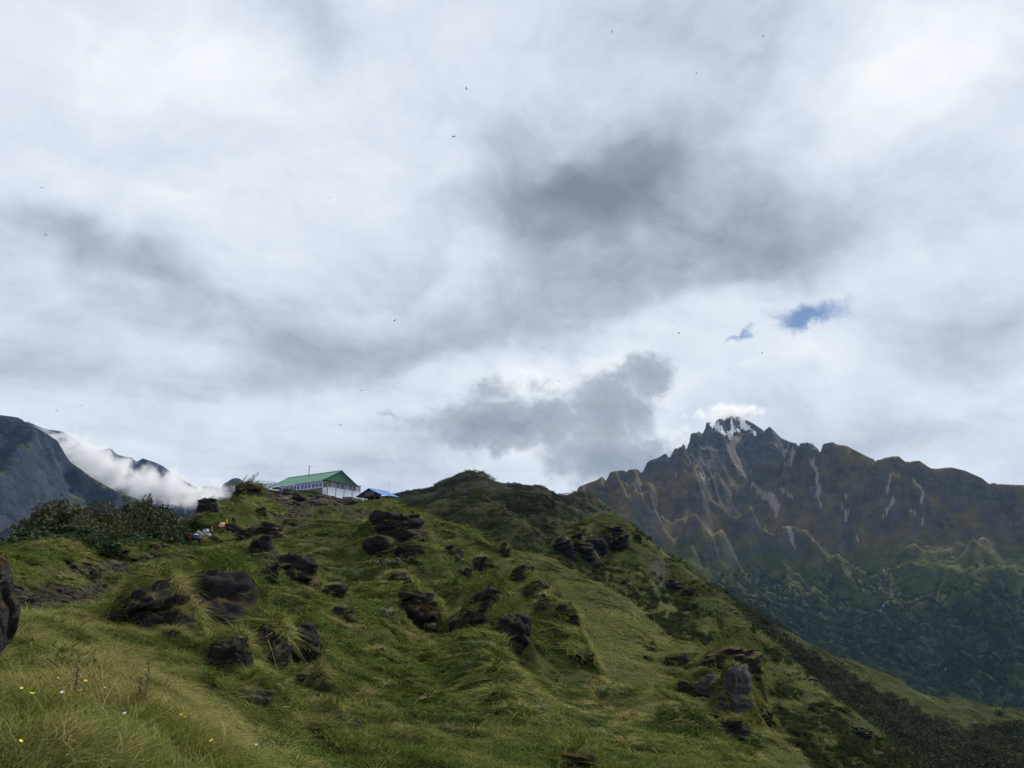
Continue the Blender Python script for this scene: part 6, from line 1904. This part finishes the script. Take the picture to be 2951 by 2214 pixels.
def load(m, side, size, mat, name, label, x=0.0, z=1.34, seed=1):
    ca, sa = math.cos(m.rotation_euler.z), math.sin(m.rotation_euler.z)
    return sack((m.location.x + x * ca - side * sa, m.location.y + x * sa + side * ca, m.location.z + z), size, m.rotation_euler.z, mat, name, label, 'load', 'loads tied on the mules', seed)
M_CREAM = cloth('cream_sacking', (0.52, 0.43, 0.27)); M_BLUEC = cloth('blue_cloth', (0.05, 0.08, 0.20)); M_WHITEC = cloth('white_cloth', (0.58, 0.58, 0.57)); M_REDC = cloth('red_cloth', (0.28, 0.03, 0.02))
m_a = mule(on_trail(562, 1577), math.pi + 0.35, 'dark brown mule with red collar leading the pack train', (0.028, 0.014, 0.010), (0.008, 0.006, 0.006), 0.45, (0.20, 0.025, 0.018), (0.012, 0.009, 0.009))
load(m_a, 0.30, (0.36, 0.16, 0.30), M_BLUEC, 'pack', 'blue bundle on the side of the dark brown mule', 0.0, 1.22, 421)
load(m_a, 0.0, (0.30, 0.30, 0.15), M_WHITEC, 'pack', 'white bundle on top of the dark brown mule', 0.05, 1.46, 422)
m_b = mule(on_trail(590, 1565), math.pi + 0.15, 'white mule standing behind the dark brown one', (0.42, 0.40, 0.36), (0.30, 0.28, 0.25), 0.1)
load(m_b, 0.0, (0.42, 0.40, 0.30), M_WHITEC, 'pack', 'tall white bundle on the white mule', 0.0, 1.46, 423)
load(m_b, 0.22, (0.20, 0.16, 0.12), M_BLUEC, 'pack', 'small blue bag on top of the white bundle', 0.05, 1.68, 424)
m_c = mule(on_trail(636, 1541), math.pi + 0.25, 'chestnut brown mule with cream sacks on the trail above', (0.13, 0.048, 0.022), (0.05, 0.02, 0.012), 0.5)
load(m_c, 0.30, (0.34, 0.17, 0.30), M_CREAM, 'pack', 'lower cream sack on the chestnut mule', 0.0, 1.22, 425)
load(m_c, -0.10, (0.34, 0.24, 0.22), cloth('yellowish_sacking', (0.55, 0.50, 0.26)), 'pack', 'yellowish sack on the back of the chestnut mule', -0.1, 1.48, 426)
m_d = mule(on_trail(510, 1582), 0.35, 'grey and brown mule half hidden behind the bank at the lower end', (0.30, 0.28, 0.26), (0.10, 0.04, 0.03), 0.4, (0.10, 0.035, 0.025))
load(m_d, 0.0, (0.42, 0.34, 0.24), M_WHITEC, 'pack', 'white striped bundle on the half hidden mule', 0.1, 1.44, 427)

# ------------------------------------------------------------------ birds
def bird_mesh(flap, bank):
    V = [(0.0, 0, 0), (0.05, 0.035, 0.0), (0.05, -0.035, 0.0), (0.05, 0, 0.04), (0.05, 0, -0.035), (0.20, 0, 0.012), (-0.14, 0.035, 0.0), (-0.14, -0.035, 0.0), (-0.28, 0.07, 0.0), (-0.28, -0.07, 0.0), (-0.10, 0, -0.02), (-0.10, 0, 0.03)]
    F = [(5, 1, 3), (5, 3, 2), (5, 2, 4), (5, 4, 1), (1, 6, 11, 3), (3, 11, 7, 2), (2, 7, 10, 4), (4, 10, 6, 1), (6, 8, 9, 7, 11), (7, 9, 8, 6, 10)]
    for s_ in (1, -1):
        i = len(V)
        z1, z2 = 0.24 * math.sin(flap), 0.24 * math.sin(flap) + 0.26 * math.sin(flap * 0.55)
        y1, y2 = 0.03 + 0.24 * math.cos(flap), 0.03 + 0.24 * math.cos(flap) + 0.26 * math.cos(flap * 0.55)
        V += [(0.08, s_ * 0.03, 0.012), (-0.10, s_ * 0.03, 0.012), (0.10, s_ * y1, z1), (-0.12, s_ * y1, z1), (-0.02, s_ * y2, z2), (-0.14, s_ * (y2 - 0.04), z2)]
        V += [(x, y, z - 0.014) for (x, y, z) in V[i:i + 6]]
        q = [(0, 2, 3, 1), (2, 4, 5, 3), (7, 9, 8, 6), (9, 11, 10, 8), (0, 6, 8, 2), (2, 8, 10, 4), (4, 10, 11, 5), (5, 11, 9, 3), (3, 9, 7, 1), (1, 7, 6, 0)]
        F += [tuple(i + k for k in (t if s_ > 0 else t[::-1])) for t in q]
    me = bpy.data.meshes.new('bird'); me.from_pydata(V, [], F); me.materials.append(M_BIRD); return me
M_BIRD = simple_mat('black_feathers', (0.012, 0.012, 0.014), 0.6, 0.2, 20.0)
BM = [bird_mesh(0.75, 0), bird_mesh(0.2, 0), bird_mesh(-0.4, 0)]
BIRDS = [  # px, py, size px, mesh, label
    (1304, 395, 14, 0, 'largest dark bird with raised wings high in the white cloud'), (1344, 257, 8, 0, 'small bird just above the largest bird'), (121, 542, 10, 1, 'bird flying near the left edge in the white sky'),
    (132, 677, 6, 1, 'small bird below the one near the left edge'), (949, 570, 4, 1, 'tiny bird in the middle of the bright cloud'), (926, 669, 4, 2, 'tiny bird below the one in the bright cloud middle'),
    (761, 895, 4, 1, 'tiny bird over the grey cloud left of centre'), (632, 932, 5, 1, 'tiny bird over the far left grey cloud band'), (1135, 925, 10, 0, 'dark bird with bent wings left of the torn cloud'),
    (1041, 1125, 8, 2, 'bird flying above the lodge end'), (980, 1226, 9, 0, 'bird low in the sky right above the lodge roof'), (233, 1169, 9, 1, 'bird gliding over the left mountain, the upper of two'), (163, 1183, 8, 2, 'bird gliding over the left mountain, the lower of two'),
    (1297, 1183, 6, 1, 'small bird at the left tip of the torn cloud'), (1764, 92, 7, 0, 'bird near the top edge right of centre'), (2200, 104, 6, 1, 'bird near the top edge in the right half'),
    (2007, 212, 5, 1, 'tiny bird below the pale upper cloud'), (2078, 469, 5, 2, 'tiny bird right of the big dark cloud'), (1672, 531, 4, 1, 'tiny bird before the big dark cloud'),
    (1957, 959, 8, 2, 'bird left of the small blue gap'), (2196, 1017, 9, 2, 'bird below the blue gap in the cloud'), (1610, 1097, 11, 2, 'black bird before the bright edge above the torn cloud'),
    (2101, 1064, 4, 1, 'tiny bird above the snowy peak'), (1878, 1317, 9, 2, 'dark bird close to the left shoulder of the peak'),
]
for (px, py, spx, k, lab) in BIRDS:
    d = ray(px, py); d = d / np.linalg.norm(d)
    dist = 0.80 * FOC / spx * 0.9
    o = bpy.data.objects.new('bird', BM[k]); COL.objects.link(o)
    o.location = tuple(map(float, d * dist))
    o.rotation_euler = (random.uniform(-0.5, 0.5), random.uniform(-0.3, 0.3), random.uniform(0, 6.28))
    o['label'] = lab; o['category'] = 'bird'; o['group'] = 'birds circling in the sky'

# ------------------------------------------------------------------ flowers and bushes
M_PETAL = simple_mat('yellow_petals', (0.75, 0.55, 0.02), 0.6, 0.1, 30.0); M_STEM = simple_mat('flower_stem', (0.05, 0.08, 0.02), 0.8); M_EYE = simple_mat('flower_eye', (0.45, 0.22, 0.01), 0.8)
M_PETALW = simple_mat('white_petals', (0.75, 0.75, 0.72), 0.6, 0.1, 30.0)
def flower_meshes(n, mat):
    V = []; F = []
    for k in range(n):
        a = 2 * math.pi * k / n; i = len(V); ca, sa = math.cos(a), math.sin(a)
        for (q, w, z) in ((0.25, 0.10, 0.0), (0.7, 0.20, 0.06), (1.0, 0.08, 0.02)):
            V += [(ca * q - sa * w, sa * q + ca * w, z), (ca * q + sa * w, sa * q - ca * w, z)]
        F += [(i, i + 1, i + 3, i + 2), (i + 2, i + 3, i + 5, i + 4)]
    a = mesh_only('petals', V, F, mat)
    b = MB().tube((0, 0, -0.1), (0, 0, 0.10), 0.32, 0.2, 8)
    return a, mesh_only('flower_head', b.v, b.f, M_EYE)
PETY = flower_meshes(11, M_PETAL); PETW = flower_meshes(7, M_PETALW)
_st = MB().tube((0, 0, 0), (0.01, 0, 0.5), 0.010, 0.008, 5).tube((0.01, 0, 0.5), (0, 0, 1.0), 0.008, 0.007, 5)
STEM = mesh_only('stem', _st.v, _st.f, M_STEM)
DAISY = ['biggest yellow daisy on the knoll skyline next to the boulder', 'yellow daisy close below the biggest one on the left side', 'bright yellow daisy standing alone left of the knoll middle', 'right daisy of the pair below the knoll skyline',
         'left daisy of the pair below the knoll skyline', 'yellow daisy on the knoll skyline between boulder and tallest weed', 'rightmost yellow daisy on the knoll skyline', 'small yellow daisy just under the knoll skyline near the brown weed',
         'leftmost small daisy below the boulder', 'small daisy between the leftmost daisy and the biggest one', 'second yellow daisy from the boulder on the knoll skyline', 'yellow daisy on the skyline just left of the rightmost one',
         'upper daisy of the pair on the falling right edge of the knoll', 'lower daisy of the pair on the falling right edge of the knoll', 'yellow daisy under the pair on the falling right edge', 'brightest yellow daisy low on the right edge of the knoll',
         'last yellow daisy on the right edge above the lowest grass', 'yellow daisy in the bottom left corner of the knoll', 'small daisy below and right of the biggest one', 'faint yellow daisy right of the tallest weed']
FLOW = [(265, 1045, 13), (205, 1185, 12), (483, 1187, 12), (780, 1112, 10), (728, 1110, 8), (590, 1060, 9), (793, 1032, 9), (550, 1137, 7), (130, 1145, 7), (220, 1145, 7), (395, 1045, 8), (688, 1052, 8),
        (1270, 1297, 9), (1300, 1313, 8), (1142, 1410, 10), (1482, 1490, 12), (1598, 1425, 10), (120, 1548, 10), (285, 1210, 8), (962, 1142, 7)]
for i, (zx, zy, s_) in enumerate(FLOW):
    px, py = zx * 0.4069, 1570 + zy * 0.4069
    c = hs.hit(px, py + 6)
    if math.hypot(c[0], c[1]) > 7:
        c = at(px, py + 6, 4.4); c[2] = float(hs.z(c[0], c[1]))
    top = at(px, py, math.hypot(c[0], c[1]))[2]
    hgt = float(np.clip(top - c[2], 0.07, 0.11))
    e = thing('daisy', DAISY[i], 'flower', c, random.uniform(0, 6), 'yellow daisies on the near knoll')
    st = bpy.data.objects.new('stem', STEM); COL.objects.link(st); st.parent = e; st.scale = (0.12, 0.12, hgt)
    k = s_ * 0.5 / FOC * math.hypot(c[0], c[1]) * 0.95
    hd = bpy.data.objects.new('flower_head', PETY[1]); COL.objects.link(hd); hd.parent = e; hd.location = (0, 0, hgt); hd.scale = (k, k, k); hd.rotation_euler = (random.uniform(0.1, 0.7), random.uniform(-0.4, 0.4), 0)
    pt = bpy.data.objects.new('petals', PETY[0]); COL.objects.link(pt); pt.parent = hd
for (zx, zy, lab) in ((860, 1350, 'single white flower in the middle of the near knoll'), (1805, 1530, 'white flower at the lower right end of the near knoll'), (410, 1215, 'small white flower among the daisies')):
    px, py = zx * 0.4069, 1570 + zy * 0.4069
    c = hs.hit(px, py + 6); hgt = 0.09
    e = thing('white_flower', lab, 'flower', c, 0.3, 'white flowers on the near knoll')
    st = bpy.data.objects.new('stem', STEM); COL.objects.link(st); st.parent = e; st.scale = (0.12, 0.12, hgt)
    hd = bpy.data.objects.new('flower_head', PETW[1]); COL.objects.link(hd); hd.parent = e; hd.location = (0, 0, hgt); hd.scale = (0.007,) * 3; hd.rotation_euler = (0.6, 0, 0)
    pt = bpy.data.objects.new('petals', PETW[0]); COL.objects.link(pt); pt.parent = hd

M_LEAFG = mat_leaf('bright_green_leaves', (0.028, 0.055, 0.010), (0.075, 0.12, 0.024)); M_LEAFD = mat_leaf('dull_green_leaves', (0.02, 0.03, 0.012), (0.05, 0.065, 0.024)); M_JUN = mat_leaf('blue_green_needles', (0.012, 0.030, 0.020), (0.028, 0.058, 0.038))
M_FLW = mat_leaf('whitish_flower_heads', (0.20, 0.19, 0.16), (0.46, 0.44, 0.40)); M_FLP = mat_leaf('pinkish_flower_heads', (0.16, 0.12, 0.15), (0.34, 0.28, 0.32))
def bush(hill, px, py, w, h, name, label, leafm, flowm=None, seed=1, n=420, size=0.10, fn=90):
    c = hill.hit(px, py + h * 0.4); r = math.hypot(c[0], c[1]); k = r / FOC
    e = thing(name, label, 'shrub', c, random.uniform(0, 6))
    V, F = leaf_ball(n, seed, size, 6, 0.8)
    V = np.array(V); V[:, 2] += 0.35
    o = mesh_obj('foliage', V * [w * k * 0.55, w * k * 0.55, h * k * 0.62], F, leafm, e)
    if flowm:
        V, F = leaf_ball(fn, seed + 1, size * 0.62, 6, 0.8, 0.1, 0.95)
        V = np.array(V); V[:, 2] += 0.55
        mesh_obj('flower_heads', V * [w * k * 0.55, w * k * 0.55, h * k * 0.65], F, flowm, e)
    sv, sf = [], []
    for q in range(5):
        a = q * 1.3; tube(sv, sf, (0, 0, -0.1), (math.cos(a) * 0.3 * w * k, math.sin(a) * 0.3 * w * k, 0.5 * h * k), 0.012 * w * k, 0.006 * w * k, 4)
    mesh_obj('stems', sv, sf, M_STEM, e)
    return e
bush(hs, 1129, 1618, 90, 42, 'flowering_shrub', 'white flowering shrub below the dark overhang', M_LEAFD, M_FLW, 501, 420, 0.10, 150)
bush(hs, 1118, 1768, 56, 40, 'flowering_shrub', 'pale flowering shrub beside the mossy boulder in slope middle', M_LEAFD, M_FLW, 503, 300, 0.12, 60)
bush(hs, 1560, 2045, 46, 42, 'flowering_shrub', 'small white flowering plant low in the right grass', M_LEAFD, M_FLW, 505, 160, 0.13, 90)
bush(hs, 584, 2092, 26, 46, 'flowering_plant', 'pinkish flower spike at the edge of the near knoll', M_LEAFD, M_FLP, 507, 60, 0.16, 120)
bush(hs, 1380, 1862, 110, 66, 'leafy_shrub', 'bright green leafy shrub left of the lower twin crag', M_LEAFG, None, 509, 520, 0.09)
bush(hs, 1743, 1996, 40, 48, 'juniper', 'round blue green juniper bush alone on the right flank', M_JUN, None, 511, 420, 0.10)
bush(hs, 1000, 1650, 60, 40, 'leafy_shrub', 'green leafy shrub left of the brown mossy rock', M_LEAFG, None, 513, 300, 0.11)
bush(sp, 2000, 2080, 70, 40, 'leafy_shrub', 'dark green shrub under the rubble bank of the outcrop', M_LEAFD, None, 515, 300, 0.11)
bush(sp, 2170, 2135, 70, 60, 'leafy_shrub', 'green shrub at the right foot of the pale outcrop', M_LEAFG, None, 517, 300, 0.11)
for i, (px, py, h) in enumerate(((413, 2035, 110), (395, 2040, 70), (210, 2020, 75))):
    c = hs.hit(px, py)
    if math.hypot(c[0], c[1]) > 9:
        c = at(px, py, 4.6); c[2] = float(hs.z(c[0], c[1]))
    k = math.hypot(c[0], c[1]) / FOC
    e = thing('tall_weed', ('tallest thin weed with small leaves rising from the near knoll', 'thin weed left beside the tallest weed', 'brown seeding weed among the daisies')[i], 'plant', c, 0.5 * i)
    H = h * k
    sv, sf, lv, lf = [], [], [], []
    tube(sv, sf, (0, 0, -0.02), (0.03 * H, 0, H * 0.6), 0.004, 0.003, 5); tube(sv, sf, (0.03 * H, 0, H * 0.6), (0.0, 0.02 * H, H), 0.003, 0.0015, 5)
    for q in range(26):
        z = H * (0.15 + 0.82 * q / 26); a = q * 2.4; l = 0.02 + 0.035 * (1 - q / 30)
        j = len(lv); ca, sa = math.cos(a), math.sin(a)
        lv += [(0, 0, z), (ca * l * 0.5 - sa * 0.006, sa * l * 0.5 + ca * 0.006, z + 0.012), (ca * l, sa * l, z + 0.004), (ca * l * 0.5 + sa * 0.006, sa * l * 0.5 - ca * 0.006, z + 0.012)]
        lf.append((j, j + 1, j + 2, j + 3))
    mesh_obj('stem', sv, sf, M_STEM if i < 2 else M_WOOD, e)
    mesh_obj('leaves', lv, lf, M_LEAFD if i < 2 else mat_leaf('dry_leaves', (0.05, 0.03, 0.015), (0.11, 0.07, 0.03)), e)

# ------------------------------------------------------------------ cloud lying in the valley and at the summit
def cloud(label_px, r, size, roll, dens, scale, thr, seed, name='cloud'):
    px, py = label_px
    c = at(px, py, r)
    V, F = ico(3)
    o = mesh_obj(name, V, F, None)
    o.location = tuple(map(float, c)); o.scale = size
    o.rotation_euler = Matrix.Rotation(-math.atan2(c[0], c[1]), 4, 'Z').to_euler()
    o.rotation_euler = (Matrix.Rotation(-math.atan2(c[0], c[1]), 4, 'Z') @ Matrix.Rotation(roll, 4, 'Y')).to_euler()
    m, N = new_mat('valley_cloud_%d' % seed)
    tc = N.node('ShaderNodeTexCoord').outputs['Object']
    ln = N.vmath('LENGTH', tc)
    mp = N.vmath('ADD', N.vmath('MULTIPLY', tc, (scale * size[0] / 300.0, scale * size[1] / 300.0, scale * size[2] / 300.0)), (seed * 1.7, seed * 0.9, 0.0))
    n = N.noise(mp, 1.0, 6, 0.62, 0.5)
    d = N.math('ADD', N.math('MULTIPLY', N.math('SUBTRACT', n, 0.5), 1.7), N.math('MULTIPLY', N.math('SUBTRACT', thr, ln), 0.75))
    d = N.math('MULTIPLY', N.mapr(d, 0.0, 0.30), dens)
    pv = N.node('ShaderNodeVolumePrincipled')
    pv.inputs['Color'].default_value = (0.97, 0.98, 1.0, 1)
    pv.inputs['Anisotropy'].default_value = 0.3
    N.put(pv.inputs['Density'], d)
    out = N.node('ShaderNodeOutputMaterial'); N.l.new(pv.outputs[0], out.inputs['Volume'])
    m.cycles.volume_step_rate = 1.0 if hasattr(m.cycles, 'volume_step_rate') else 1.0
    o.data.materials.append(m)
    o['kind'] = 'stuff'
    return o
cloud((265, 1330), 4700, (450, 230, 175), math.radians(26), 0.016, 3.4, 0.62, 1)
cloud((490, 1405), 4700, (600, 240, 165), math.radians(6), 0.016, 3.4, 0.62, 2)
cloud((560, 1440), 4300, (210, 120, 62), math.radians(-4), 0.016, 4.6, 0.55, 3)
cloud((2095, 1192), 5600, (420, 260, 85), math.radians(2), 0.016, 3.2, 0.60, 4)
cloud((1955, 1268), 5000, (210, 150, 110), math.radians(-45), 0.014, 2.6, 0.52, 5)
